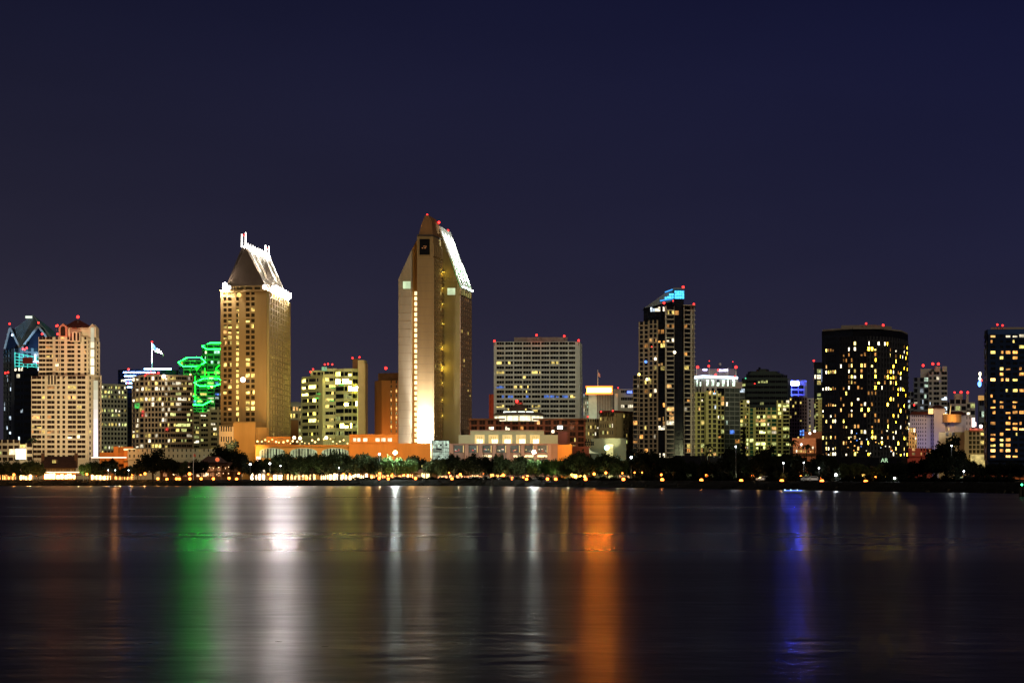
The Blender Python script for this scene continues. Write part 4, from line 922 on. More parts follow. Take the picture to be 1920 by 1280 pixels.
lamp('POINT', (*pt(925, 1225), 40), 16000, (1, .4, .2), 1)
B = Bld("condominium_tower", "thin white stepped tower edge just right of the white slab condominium", 1200, 1090)
B.core([(1084, 1200), (1092, 1200), (1092, 1220), (1084, 1220)], None, 705, white); B.facade((1084, 1200), (1092, 1200), None, 705, 14, [(5, 0), (4, .6)], white, fn=lambda i, j: ('white', 1.2) if i == 2 else None); B.done()

# ================================================================== 19 orange crowned building
B = Bld("office_tower", "pale tower with a blazing orange white crown band and a small flag", 1500, 1130)
B.core([(1094, 1505), (1158, 1500), (1158, 1530), (1094, 1530)], None, 738, concr)
B.facade((1094, 1505), (1104, 1502), 800, 738, 9, [(4, .5)] * 3, concr, "cool", .35, span=.3, gl=glass("slate_glass", (.05, .05, .06)))
B.blank((1104, 1501), (1119, 1500), None, 738, mat("pale_pilaster", (.62, .68, .55)), 1.5)
B.facade((1119, 1500), (1152, 1500), 800, 738, 1, [(3, .8)] * 11, concr, fn=lambda i, j: ('dim' and 'warm', .05), span=.0, proud=.9, gl=glass("slate_glass"))
B.blank((1152, 1500), (1158, 1500), None, 738, white, 1.3)
g = MB(); g.prism([pt(1100, 1497), pt(1147, 1495), pt(1147, 1515), pt(1100, 1515)], zz(737, 1500), zz(726, 1500)); B.part("crown", g, concr)
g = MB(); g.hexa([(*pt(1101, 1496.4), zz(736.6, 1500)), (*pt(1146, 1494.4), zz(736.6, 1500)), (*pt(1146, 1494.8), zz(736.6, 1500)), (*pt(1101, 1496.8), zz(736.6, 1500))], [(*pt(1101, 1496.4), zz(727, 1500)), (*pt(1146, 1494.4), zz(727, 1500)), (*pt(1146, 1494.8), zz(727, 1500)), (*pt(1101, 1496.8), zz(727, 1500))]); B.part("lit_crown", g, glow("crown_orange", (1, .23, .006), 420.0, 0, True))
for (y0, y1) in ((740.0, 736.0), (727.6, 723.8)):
    g = MB(); g.hexa([(*pt(1098, 1495), zz(y0, 1500)), (*pt(1149, 1493), zz(y0, 1500)), (*pt(1149, 1493.8), zz(y0, 1500)), (*pt(1098, 1495.8), zz(y0, 1500))], [(*pt(1098, 1495), zz(y1, 1500)), (*pt(1149, 1493), zz(y1, 1500)), (*pt(1149, 1493.8), zz(y1, 1500)), (*pt(1098, 1495.8), zz(y1, 1500))]); B.part("added_halo_band", g, glow("halo_orange", (1, .22, .03), 2.2))  # glowing bands added in place of the crown's orange halo
g = MB(); g.prism([pt(1098, 1495), pt(1149, 1493), pt(1149, 1517), pt(1098, 1517)], zz(738, 1500), zz(737.2, 1500)); g.prism([pt(1098, 1495), pt(1149, 1493), pt(1149, 1517), pt(1098, 1517)], zz(725.8, 1500), zz(725, 1500)); B.part("cornice", g, concr)
g = MB(); g.tube((*pt(1121, 1500), zz(726, 1500)), (*pt(1121, 1500), zz(693, 1500)), .35, .2, 6); fp = B.part("flagpole", g, mat("white_pole", (.75, .78, .8)))
g = MB(); 
for i in range(7):
    for k in range(4): s = i / 6; g.v.append((X(1121.3 + s * 4, 1500), 1500 + .4 * math.sin(s * 6), zz(697 + s * 4 + k * 2.6 - s * k * .4, 1500)))
for i in range(6):
    for k in range(3): a = i * 4 + k; g.f.append((a, a + 4, a + 5, a + 1)); g.m.append((i + k) % 2)
g.mats = [mat("flag_red", (.5, .10, .06)), mat("flag_white", (.8, .8, .8))]; B.part("flag", g, None, fp)
B.beacon(1146, 735, 1494, .9, 1, glow("lamp_orange", (1, .35, .12), 6))
lamp('POINT', (*pt(1122, 1480), zz(716, 1500)), 6000, (1, .4, .12), 1.5)  # added point light spreading the crown's orange glow
lamp('SPOT', (*pt(1112, 1460), zz(790, 1500)), 22000, (.85, 1, .8), 1, (*pt(1112, 1500), zz(760, 1500)), 60, .8)
B.done()
B = Bld("office_block", "pale grey office block with a small blue rooftop sign, right of the orange crown", 1560, 1172)
B.core([(1150, 1560), (1190, 1560), (1190, 1590), (1150, 1590)], None, 729, concr)
B.facade((1150, 1560), (1164, 1560), None, 731, 1, [(1, 0)], concr); B.facade((1164, 1560), (1190, 1560), None, 731, 12, [(1, .95), (1, .95)], concr, fn=lambda i, j: ('white', random.choice([.6, .9])) if i in (2, 5, 6) else None, span=.6, split=4)
g = MB()
for k in range(6): g.box((X(1176.5 + k * 1.6, 1556), 1556.5, zz(736.5, 1556)), (.5, .4, 1.5 + .4 * (k % 2)))
g.box((X(1181, 1556), 1556.6, zz(736.8, 1556)), (3.9, .3, .45)); B.part("sign", g, glow("sign_blue_small", (.12, .2, 1), 3, 0, True))
B.beacon(1159, 727, 1556, .6)
B.done()
# ================================================================== 20 tower with the blue lit top
B = Bld("condominium_tower", "tall dark glass condominium with balconies and a bright cyan lit box on its roof", 1080, 1245)
fr_ = mat("tan_frame", (.34, .27, .18), .85, .1, .2)
B.core([(1198, 1084), (1234, 1080), (1234, 1110), (1198, 1110)], None, 602, black); B.core([(1207, 1090), (1248, 1086), (1300, 1092), (1300, 1118), (1207, 1118)], None, 573, black)
mixf = lambda p: (lambda i, j: (random.choice(["yellow", "white", "amber", "warm"]), random.choice([.4, .8, 1.4])) if random.random() < p(i, j) else None)
B.facade((1198, 1084), (1217, 1082), 858, 602, 30, [(1, 0), (7, .8), (1, 0), (7, .8), (1, .0)], fr_, fn=mixf(lambda i, j: .06), span=.26, proud=.6, balc=.2, split=2)
B.facade((1217, 1082), (1234, 1080), 858, 600, 30, [(1, 0), (7, .85), (1, 0), (7, .85), (1.4, .0)], fr_, fn=mixf(lambda i, j: .8 if i == 4 else .07), span=.24, proud=.9, split=2)
B.facade((1234, 1083), (1247, 1082), 858, 600, 30, [(1, .96)], navy, fn=mixf(lambda i, j: .75 if i in (2, 4, 5, 10) or 20 < i < 25 else .05), span=.12, proud=.3, split=3)
B.facade((1247, 1080), (1264, 1080), 858, 574, 33, [(2.5, 0), (14, .95)], concr, fn=mixf(lambda i, j: .75 if i in (6, 7, 8) or 20 < i < 26 else .10), span=.22, proud=.5, balc=1.4, split=3)
B.facade((1264, 1082), (1282, 1082), 858, 556, 35, [(1, .9), (1, .9)], navy, fn=mixf(lambda i, j: .025), span=.08, proud=.3)
B.facade((1282, 1080), (1301, 1084), 858, 574, 33, [(12, .95), (3, 0), (3, .8), (1, 0)], concr, fn=mixf(lambda i, j: (.5 if i in (4, 5, 6, 8, 10, 13, 15, 22, 23, 31) else .1) if j == 0 else .05), span=.22, proud=.5, balc=1.4, split=2)
B.facade((1207, 1088), (1247, 1084), 602, 574, 3, [(10, .9), (10, .92), (10, .9), (8, .9)], navy, fn=lambda i, j: [None, ('cool', 1.4), ('white', 1.6), ('white', 1.8)][j] if i == 0 else None, span=.12, proud=.3, split=2)
B.core([(1247, 1086), (1264, 1086), (1264, 1100), (1247, 1100)], None, 566, black); B.core([(1264, 1084), (1282, 1084), (1282, 1100), (1264, 1100)], None, 543, black)
g = MB(); g.ext([(X(1208, 1085), 1085, zz(576, 1080)), (X(1264, 1085), 1085, zz(562, 1080)), (X(1264, 1085), 1085, zz(542, 1080)), (X(1253, 1085), 1085, zz(543.5, 1080))], (0, 18, 0)); B.part("roof", g, steel)
g = MB(); g.box((X(1272.5, 1082), 1086, zz(542, 1080)), (22 / F * 1082, 12, .8)); B.part("roof", g, steel)
cy = glow("cyan_panel", (.06, .58, 1), 2.0, .45, True, .9)
for (x0, x1, y0, y1, D) in [(1265 + 4.5 * c, 1269 + 4.5 * c, 544.5 + 5.2 * r_, 549 + 5.2 * r_, 1081.3) for c in range(4) for r_ in range(3)] + [(1255, 1258.7, 549, 553, 1084.3), (1259.3, 1263, 549, 553, 1084.3), (1251, 1254.5, 554, 558, 1084.3), (1255, 1258.7, 554, 558, 1084.3), (1259.3, 1263, 554, 558, 1084.3), (1246.5, 1250, 555.5, 559, 1084.3)]:
    g = MB(); g.box((X((x0 + x1) / 2, D), D, zz(y1, 1080)), ((x1 - x0) / F * D, .4, zz(y0, 1080) - zz(y1, 1080))); B.part("cyan_lit_pane", g, cy)
g = MB(); g.tube((X(1238, 1083), 1084, zz(562.5, 1080)), (X(1262, 1083), 1084, zz(558.5, 1080)), .35, None, 5); g.tube((X(1247, 1083), 1084, zz(546.5, 1080)), (X(1262, 1083), 1084, zz(541, 1080)), .35, None, 5); B.part("cyan_light_line", g, glow("cyan_line", (.05, .4, 1), 1.2))
for x, y, r in ((1281, 538, 1.2), (1245, 568, 1.1), (1301, 570, .9), (1262, 564, .6), (1222, 650, .5)): B.beacon(x, y, 1076, r, 1.6)
g = MB(); g.prism([pt(1281, 1078), pt(1304, 1078), pt(1304, 1095), pt(1281, 1095)], zz(573, 1080), zz(572, 1080)); B.part("roof", g, concr)
for (x, y, c, k) in ((1211, 678.5, "blue", 2), (1229, 673, "white", 3), (1265, 661, "white", 5), (1213, 711, "white", 4), (1216, 711, "yellow", 3), (1198, 702, "yellow", 4)):
    g = MB(); g.ball((X(x, 1078), 1078, zz(y, 1080)), .8, None, 8, 6); B.part("balcony_lamp", g, win(c, k))
B.core([(1187, 1068), (1198, 1068), (1198, 1090), (1187, 1090)], None, 706, black)
B.facade((1187, 1067), (1198, 1067), 858, 706, 18, [(8, .9), (3, .6)], fr_, fn=mixf(lambda i, j: .12), span=.22, balc=.6)
B.done()
lamp('SPOT', (*pt(1250, 900), 20), 60000, (1, .85, .62), 2, (*pt(1250, 1080), zz(700, 1080)), 34, .9)  # added spot without a fixture, lifting the dark balconied front

# ================================================================== 21 light band block
B = Bld("hotel_tower", "grey hotel block with a white light band above a row of square lit windows", 1400, 1340)
B.core([(1298, 1405), (1318, 1397), (1383, 1402), (1383, 1430), (1298, 1430)], None, 709, concr)
B.facade((1298, 1405), (1318, 1397), None, 712, 12, [(1.5, 0)] + [(6, .58)] * 3, concr, fn=lambda i, j: ('mint', 1.6) if i == 0 else None, span=.25, proud=1.2)
B.facade((1318, 1397), (1383, 1402), None, 712, 12, [(3, 0)] + [(9.5, .52)] * 6 + [(3, 0)], concr, fn=lambda i, j: ('mint', 1.8) if i == 0 else None, span=.25, proud=1.2)
g = MB(); g.tube((*pt(1297, 1402), zz(708, 1400)), (*pt(1318, 1394), zz(706.3, 1400)), .85, None, 6); g.tube((*pt(1318, 1394), zz(706.3, 1400)), (*pt(1383, 1399), zz(708.3, 1400)), .85, None, 6)
B.part("light_band", g, glow("band_blue_white", (.62, .78, 1), 4.5, 0, True))
g = MB(); g.prism([pt(1306, 1406), pt(1381, 1406), pt(1381, 1425), pt(1306, 1425)], zz(707, 1400), zz(690, 1400)); B.part("plant_room", g, mat("mauve_cladding", (.20, .16, .18), .8, .1, .3))
for k in range(16): g = MB(); g.box((X(1330 + k * 2.2, 1404), 1405.6, zz(703, 1400)), (.3, .5, 3.8)); B.part("fin", g, concr)
for x in (1306, 1330, 1365, 1380): g = MB(); g.box((X(x, 1404), 1405.2, zz(706, 1400)), (.6, .9, 6.6)); B.part("roof_frame", g, concr)
def letters(x0, x1, y0, y1, D, n, m, nm="sign", seed=1):
    """a row of glowing letters whose shapes are lost at this distance"""
    rs = random.Random(seed); g = MB(); w_ = (x1 - x0) / n; h = zz(y0, D) - zz(y1, D); t = max(.28, h * .16)
    for k in range(n):
        a = X(x0 + w_ * (k + .12), D); c = X(x0 + w_ * (k + .88), D); z0 = zz(y1, D); typ = rs.randrange(5); st_ = min(t, (c - a) * .35)
        bx = lambda xa, xb, za, zb_: g.box(((xa + xb) / 2, D, za), (xb - xa, .4, zb_ - za))
        bx(a, a + st_, z0, z0 + h)
        if typ in (0, 1, 3): bx(a, c, z0 + h - t, z0 + h)
        if typ in (0, 2, 4): bx(a, c, z0, z0 + t)
        if typ in (1, 3, 4): bx(c - st_, c, z0, z0 + h)
        if typ in (0, 1, 2): bx(a, c, z0 + h * .42, z0 + h * .42 + t)
    return B.part(nm, g, m)
letters(1317.5, 1326, 691.5, 694.5, 1401, 3, glow("sign_lavender", (.62, .6, 1), 6, 0, True), seed=3)
letters(1347, 1365, 692, 696, 1401, 6, glow("sign_lavender", (.62, .6, 1), 6, 0, True), seed=5)
for x, y, r in ((1308, 688, 1.3), (1329, 686, 1.0), (1347, 693.5, 1.1), (1342, 702, .9), (1380, 688, 1.3), (1378, 706, .9), (1330, 676.5, .4), (1374, 678, .4)): B.beacon(x, y, 1395, r, 1.5)
for x, yt in ((1330, 678), (1374, 679), (1350, 682)): g = MB(); g.tube((*pt(x, 1410), zz(690, 1400)), (*pt(x, 1410), zz(yt, 1400)), .2, None, 5); B.part("antenna", g, POLE)
g = MB(); g.ball((*pt(1350, 1410), zz(681, 1400)), 1.0); B.part("dish", g, concr)
B.done()

# ================================================================== 22 olive condos
B = Bld("condominium_tower", "olive beige condominium with tall pilasters, below the block with the white light band", 1120, 1322)
B.core([(1298, 1120), (1346, 1120), (1346, 1145), (1298, 1145)], None, 735, limew)
ff = mixf(lambda i, j: .16)
B.facade((1298, 1120), (1323, 1120), 858, 737, 14, [(2, 0), (4, .7), (3, 0), (6, .8), (1, 0), (7, .85), (2, 0)], limew, "mixed", .2, span=.28, split=2)
B.facade((1323, 1117), (1346, 1117), 858, 733, 14, [(5, 0), (5, .9), (3, 0), (6, .9), (3, 0)], limew, "mixed", .16, span=.26, balc=-.2, split=2)
B.done()
B = Bld("condominium_tower", "grey glass gridded condominium beside the olive pilastered one", 1150, 1372)
gl2 = mat("grey_grid_metal", (.24, .27, .25), .7, .1, .2)
B.core([(1345, 1150), (1396, 1155), (1396, 1175), (1345, 1175)], None, 727, black)
B.facade((1345, 1150), (1358, 1150), 858, 735, 14, [(5, .8), (5, .8)], limew, "mixed", .3, span=.25, balc=.5)
B.facade((1358, 1148), (1396, 1153), 858, 728, 15, [(8, .95)] * 4, gl2, "mixed", .16, span=.18, split=3, gl=glass("grey_glass", (.07, .085, .08), .3))
g = MB(); g.prism([pt(1380, 1300), pt(1392, 1300), pt(1392, 1310), pt(1380, 1310)], zz(740, 1300), zz(716, 1300)); B.part("plant_tower", g, mat("pale_pink_render", (.5, .42, .38)))
B.done()

# ================================================================== 23 stepped dark green tower
B = Bld("office_tower", "stepped black green glass office tower with scattered lit floor bands", 1400, 1432)
for (x0, x1, yt, D, dp) in ((1391, 1483, 708, 1410, 40), (1399, 1470, 700, 1400, 50), (1402, 1462, 695, 1405, 40), (1418, 1442, 690, 1410, 25)):
    B.w.prism([pt(x0, D + 8), pt(x0 + 6, D), pt(x1 - 6, D), pt(x1, D + 8), pt(x1, D + dp), pt(x0, D + dp)], GZ if yt > 705 else zz(712, 1400), zz(yt, 1400), darkgreen)
f23 = lambda i, j: ('lime', random.choice([.25, .5])) if random.random() < (.7 if i in (1, 5, 6, 7, 8) and j in (2, 3) else .08) else None
B.facade((1392, 1410), (1399, 1400), None, 708, 18, [(1, .9)], darkgreen, fn=f23, span=.55)
B.facade((1399, 1399), (1476, 1399), None, 703, 19, [(10, .96)] * 7, darkgreen, fn=f23, span=.55, split=3)
B.beacon(1398, 709, 1396, .7, 1, glow("beacon_green", (.1, .8, .4), 1.2)); B.beacon(1415, 719, 1396, .5, 0.3)
g = MB(); g.tube((*pt(1424, 1410), zz(690, 1400)), (*pt(1424, 1410), zz(687, 1400)), .8, None, 6); B.part("vent", g, black)
B.done()

# ================================================================== 24 yellow green condos in front
B = Bld("condominium_complex", "yellow green lit condominium with stepped balcony wings below the stepped dark green tower", 1090, 1432)
B.core([(1390, 1095), (1405, 1095), (1405, 1120), (1390, 1120)], None, 749, limew); B.core([(1403, 1092), (1456, 1092), (1456, 1120), (1403, 1120)], None, 764, limew); B.core([(1456, 1095), (1480, 1095), (1480, 1120), (1456, 1120)], None, 750, limew)
mx_ = lambda p: (lambda i, j: (random.choice(["yellow", "lime", "white", "warm", "lime"]), random.choice([.5, .9, 1.6])) if random.random() < p else None)
B.facade((1388, 1094), (1405, 1094), 858, 750, 15, [(5, .9), (3, .35), (3, .35), (5, .9)], limew, fn=mx_(.25), span=.35, balc=.5)
B.facade((1403, 1090), (1415, 1090), 858, 765, 13, [(2, 0), (8, .8), (2, 0)], limew, fn=mx_(.3), span=.12, gl=glass("teal_glass", (.02, .09, .06)))
B.facade((1415, 1088), (1437, 1088), 858, 764, 13, [(1.5, 0), (17, .96), (1.5, 0)], limew, fn=lambda i, j: ('lime', random.choice([1.4, 2.4])) if i in (2, 4, 6, 9, 10) else ('warm', .9) if i == 3 else None, span=.28, split=4, balc=.5)
B.facade((1437, 1090), (1456, 1090), 858, 764, 13, [(1, 0), (6, .85), (1, 0), (8, .9)], limew, fn=mx_(.35), span=.28, gl=glass("teal_glass"), balc=.3)
B.facade((1456, 1094), (1480, 1094), 858, 750, 15, [(2, 0), (7, .8), (2, 0), (12, .9)], limew, fn=mx_(.45), span=.3, balc=.7, split=2)
B.done()
lamp('SPOT', (*pt(1390, 920), 18), 190000, (.98, 1, .50), 2, (*pt(1395, 1100), zz(790, 1100)), 34, .9)  # unseen yellow green fill spot added for these fronts

# ================================================================== 25 blue sign block
B = Bld("hotel_tower", "tower with a glowing blue white rooftop sign left of the black curved tower", 1450, 1490)
B.core([(1462, 1450), (1513, 1455), (1513, 1480), (1462, 1480)], None, 712, mat("blue_grey_render", (.20, .21, .26)))
B.facade((1462, 1449), (1484, 1449), None, 722, 18, [(8, .9), (2, 0), (8, .9)], mat("blue_grey_render"  , (.20, .21, .26)), "cool", .22, span=.3)
B.facade((1484, 1449), (1509, 1453), None, 722, 18, [(12, .95), (10, .9), (2, 0)], mat("blue_grey_render", (.20, .21, .26)), "cool", .18, span=.3, split=2)
sgn = glow("sign_blue_white", (.04, .07, 1), 800, 0, True)
letters(1466, 1498, 715, 722, 1444, 9, sgn, seed=8)
g = MB(); g.box((X(1482, 1445), 1445.2, zz(721.5, 1445)), (32 / F * 1445, .3, 1.9)); B.part("sign_backlight", g, glow("sign_halo", (.16, .20, 1), 14, .2, True))
lamp('POINT', (*pt(1500, 1440), zz(716, 1450)), 2500, (.7, .7, 1), 1)
B.done()

B = Bld("condominium_tower", "mauve grey condominium with small lit windows under the blue rooftop sign", 1250, 1505)
mv = mat("mauve_render", (.27, .20, .21), .85, .1, .2)
B.core([(1480, 1250), (1514, 1250), (1514, 1275), (1480, 1275)], None, 744, mv); B.core([(1513, 1255), (1532, 1255), (1532, 1275), (1513, 1275)], None, 746, white)
B.facade((1480, 1250), (1513, 1250), 845, 746, 15, [(4, .6)] * 7, mv, fn=lambda i, j: ('blue', 1.6) if i in (9, 10) and j in (4, 5) else (('yellow', random.choice([.5, .9])) if random.random() < .14 else None), span=.35)
B.facade((1513, 1254), (1532, 1254), 845, 748, 14, [(2, 0), (5, .6), (10, 0)], mat("lilac_white", (.40, .38, .46)), fn=lambda i, j: ('yellow', .6) if random.random() < .4 and i > 1 else None, span=.4)
B.done()
B = Bld("condominium_tower", "thin dark tower with a red beacon peeping out left of the black curved tower", 1200, 1535)
B.core([(1526, 1200), (1550, 1200), (1550, 1220), (1526, 1220)], None, 679, black)
B.facade((1526, 1199), (1550, 1199), None, 681, 20, [(3, .6), (5, .8), (6, .9)], navy, "lime", .28, span=.3); B.beacon(1526, 676, 1196, .9)
g = MB(); g.box((X(1542, 1196), 1196.5, zz(716, 1196)), (.6, .5, 8)); B.part("lit_strip", g, glow("blue_white_strip", (.45, .6, 1), 3))
B.done()
B = Bld("apartment_block", "yellow green pilastered block edge touching the black curved tower", 1100, 1538)
B.core([(1529, 1100), (1550, 1100), (1550, 1120), (1529, 1120)], None, 748, limew); B.facade((1529, 1099), (1550, 1099), 858, 749, 17, [(5, .9), (3, 0), (4, .3), (4, 0), (5, .8)], limew, fn=lambda i, j: ('lime', .5) if random.random() < .12 else None, span=.38, balc=.3); B.done()
B = Bld("low_building", "low orange lit restaurant building left of the black curved tower's foot", 1000, 1508)
os_ = mat("salmon_stucco", (.55, .28, .15)); B.core([(1485, 1000), (1530, 1000), (1530, 1020), (1485, 1020)], None, 821, os_); B.core([(1508, 1010), (1545, 1010), (1545, 1030), (1508, 1030)], None, 808, os_)
B.facade((1485, 999), (1530, 999), 850, 821, 2, [(45, .0)], os_); B.facade((1487, 997), (1526, 997), 850, 837, 2, [(4, .6)] * 9, os_, "warm", .6, span=.3)
for x, y in ((1528, 808), (1519, 812), (1503, 833)): g = MB(); g.ball((X(x, 994), 995, zz(y, 994)), .6); B.part("lamp", g, glow("lamp_white_pink", (1, .85, .75), 5))
B.done(); lamp('POINT', (*pt(1510, 978), 24), 9000, (1, .5, .25), .6)

# ================================================================== 26 black curved tower
B = Bld("hotel_tower", "black curved hotel tower with many small yellow lit windows and two red roof beacons", 950, 1620)
cv = [(1541.5, 958), (1575, 950), (1600, 944), (1625, 942), (1650, 945), (1672, 951), (1690, 962), (1701.5, 980)]
B.core(cv + [(1701.5, 1000), (1541.5, 1000)], None, 619, black)
yw = [("yellow", 4), ("gold", 5), ("white", 4), ("amber", .7), ("amber", .25), ("yellow", .8), ("amber", .35), ("warm", 1.5)]
yg = [("sodium", 20), ("sodium", 30), ("sodium", 12), ("white", 4), ("amber", .8), ("amber", .35), ("yellow", 3)]
def f26(i, j): return random.choice(yw) if i > 0 and random.random() < .27 else None
bf = mat("black_fin", (.014, .014, .019), .6, .15, .3, .03)
nb = [1, 5, 4, 4, 4, 4, 4]
B.facade(cv[0], cv[1], 858, 632, 22, [(4, .6), (2, 0), (4, .55), (4, .55), (4, .55), (4, .55), (4, .5), (6, 0)], navy, fn=lambda i, j: random.choice(yw) if random.random() < (.75 if i in (2, 6, 9, 12, 14, 15, 18, 20, 21) and j else .5 if j == 0 and i > 10 else .06) else None, span=.45, proud=.25)
cf = mat("charcoal_fin", (.034, .034, .040), .6, .2, .3, .05)
for k in range(1, 7): B.facade(cv[k], cv[k + 1], 858, 632, 22, [(1, .55 if k < 4 else .5)] * nb[k], bf if k < 3 else cf, fn=f26 if k < 3 else (lambda i, j: random.choice(yg) if i > 0 and random.random() < .33 else None), span=.40, proud=.4, balc=.5 if k > 2 else .2)
for k in range(7): B.facade(cv[k], cv[k + 1], 632, 619, 1, [(1, 0)], navy if k < 2 else black, proud=.3)
g = MB(); g.prism([pt(1542, 955), pt(1600, 941), pt(1650, 942), pt(1690, 959), pt(1702, 979), pt(1700, 1000), pt(1542, 1000)], zz(619, 950), zz(616.3, 950)); B.part("cornice", g, mat("brown_grey_cap", (.20, .17, .14)))
g = MB(); g.prism([pt(1577, 955), pt(1640, 950), pt(1672, 962), pt(1672, 990), pt(1577, 990)], zz(616.3, 950), zz(608.5, 950)); B.part("plant_room", g, mat("brown_grey_cap", (.20, .17, .14)))
B.beacon(1624, 606.5, 948, .9); B.beacon(1656, 609.5, 948, 1.1)
rs = random.Random(9)
for k in range(26): x = rs.uniform(1590, 1695); y = rs.uniform(800, 850); g = MB(); g.ball((X(x, 938), 938.5, zz(y, 938)), rs.uniform(.2, .38), None, 6, 4); B.part("balcony_lamp", g, win(rs.choice(["white", "amber", "cool", "yellow", "blue"]), 1.5))
B.done()

# ================================================================== 27 background condos right
B = Bld("condominium_tower", "pale grey stepped condominium with three red beacons behind the old white hotel", 1600, 1745)
pg = mat("pale_grey_render", (.36, .35, .33), .85, .1, .2)
B.core([(1706, 1600), (1728, 1600), (1728, 1630), (1706, 1630)], None, 734, pg); B.core([(1713, 1605), (1745, 1605), (1745, 1635), (1713, 1635)], None, 707, pg); B.core([(1726, 1610), (1775, 1610), (1775, 1640), (1726, 1640)], None, 690, pg)
B.facade((1700, 1598), (1728, 1598), None, 735, 14, [(7, .8)] * 4, mat("slate_blue_render", (.12, .14, .17)), "cool", .22, span=.35)
B.facade((1713, 1597), (1741, 1597), None, 708, 18, [(7, .8), (3, 0), (7, .8), (8, .8)], mat("slate_blue_render", (.12, .14, .17)), "cool", .3, span=.3)
B.facade((1741, 1596), (1776, 1596), None, 697, 21, [(7, .7), (2, 0), (12, .9), (3, 0), (12, .9)], pg, fn=lambda i, j: (random.choice(["white", "lime", "cool"]), random.choice([.8, 1.4, 2.0])) if random.random() < .42 else None, span=.42, split=2)
g = MB(); g.prism([pt(1752, 1596), pt(1763, 1596), pt(1763, 1610), pt(1752, 1610)], zz(697, 1600), zz(687, 1600)); g.prism([pt(1767, 1596), pt(1775.5, 1596), pt(1775.5, 1610), pt(1767, 1610)], zz(697, 1600), zz(687, 1600)); B.part("roof_block", g, concr)
for x, y in ((1731, 685), (1749, 682), (1759.5, 682)): B.beacon(x, y, 1590, 1.2)
B.beacon(1714, 759, 1590, .8, .5)
B.done()
B = Bld("condominium_tower", "lower stepped grey condominium with three red beacons, right of the taller beaconed one", 1650, 1800)
B.core([(1764, 1650), (1828, 1650), (1828, 1680), (1764, 1680)], None, 754, pg)
B.facade((1762, 1648), (1790, 1648), None, 754, 12, [(9, .85)] * 3, pg, "lime", .3, span=.35); B.facade((1780, 1646), (1812, 1646), None, 749, 12, [(9, .8)] * 3, pg, "lime", .35, span=.35); B.facade((1812, 1648), (1828, 1648), None, 757, 11, [(5, .8), (6, .9)], pg, "lime", .3, span=.4, balc=1.2)
g = MB(); g.prism([pt(1789, 1650), pt(1805, 1650), pt(1805, 1670), pt(1789, 1670)], zz(750, 1650), zz(738, 1650)); g.prism([pt(1812, 1648), pt(1816, 1648), pt(1816, 1670), pt(1812, 1670)], zz(757, 1650), zz(738, 1650)); B.part("roof_block", g, concr)
for x, y, r in ((1790, 735.5, .8), (1802, 735, 1.2), (1814.5, 735.5, 1.1)): B.beacon(x, y, 1640, r)
B.done()
B = Bld("office_tower", "thin grey tower with an orange lit cap left of the navy tower", 1700, 1841)
B.core([(1834, 1700), (1850, 1700), (1850, 1720), (1834, 1720)], None, 741, concr); B.facade((1835, 1699), (1850, 1699), None, 750, 7, [(1, .9)], mat("slate_blue_render", (.12, .14, .17)), "cool", .5, span=.5, split=3)
g = MB(); g.box((X(1841.5, 1696), 1697, zz(750, 1696)), (13.5 / F * 1696, 1, 4)); B.part("lit_cap", g, glow("cap_orange", (1, .5, .12), .55, .2)); B.done()

# ================================================================== 28 old white hotel
B = Bld("hotel_building", "old white hotel with red brown roofs, a square tower and an orange lit rotunda", 1200, 1765)
oh = mat("lilac_white_stucco", (.50, .45, .47), .85, .08, .2, .2, 0, True)
B.core([(1706, 1200), (1757, 1205), (1757, 1230), (1706, 1230)], None, 777, oh); B.core([(1751, 1198), (1772, 1198), (1772, 1225), (1751, 1225)], None, 765, oh)
B.facade((1706, 1200), (1752, 1203), 858, 778, 11, [(2, 0)] + [(3.6, .4)] * 6 + [(6, .25), (5, 0), (3.6, .3), (3.6, .3)], oh, fn=lambda i, j: ('warm', .3) if random.random() < .03 else None, span=.5, proud=.3)
B.core([(1772, 1200), (1790, 1198), (1822, 1203), (1822, 1230), (1772, 1230)], None, 778, oh)
B.facade((1776, 1199), (1821, 1202), 812, 780, 3, [(5, .3)] * 8, oh, fn=lambda i, j: ('yellow', 1.2) if i == 2 and j in (0, 2) else None, span=.5, proud=.3)
for (x0, x1, yb, yt, D, sc) in ((1705, 1756, 777, 771.5, 1198, .8), (1742, 1774, 765.5, 758.5, 1196, .3), (1770, 1812, 777, 771, 1197, .6)):
    g = MB(); g.prism([pt(x0, D), pt(x1, D), pt(x1, D + 30), pt(x0, D + 30)], zz(yb, 1200), zz(yt, 1200), redroof, sc); B.part("roof", g)
g = MB(); c = (X(1787, 1195), 1199); g.prism(ngon(*c, 6.0, 14), zz(792, 1200), zz(777, 1200), mat("ochre_rotunda", (.55, .32, .12))); B.part("rotunda", g)
g = MB(); g.box((X(1746.5, 1195), 1197, zz(776, 1200)), (2.6, 2, 3.2)); g.box((X(1774, 1195), 1197, zz(782, 1200)), (2.4, 1, 2.2)); B.part("uplight_panel", g, glow("uplight_orange", (1, .58, .2), 1.8, .4, True))
g = MB(); g.tube((*pt(1781, 1194), zz(777, 1200)), (*pt(1783, 1194), zz(760, 1200)), .3, .12, 6); B.part("spire", g, glow("spire_gold", (1, .6, .2), 1.2))
lamp('POINT', (*pt(1786, 1188), zz(785, 1200)), 2500, (1, .5, .12), .5); lamp('POINT', (*pt(1747, 1190), zz(773, 1200)), 700, (1, .6, .25), .4)
lamp('POINT', (*pt(1740, 1188), zz(832, 1200)), 2200, (.35, .30, 1), .5); lamp('SPOT', (*pt(1760, 1020), 30), 50000, (1, .88, .92), 2, (*pt(1755, 1200), zz(805, 1200)), 26, .9)
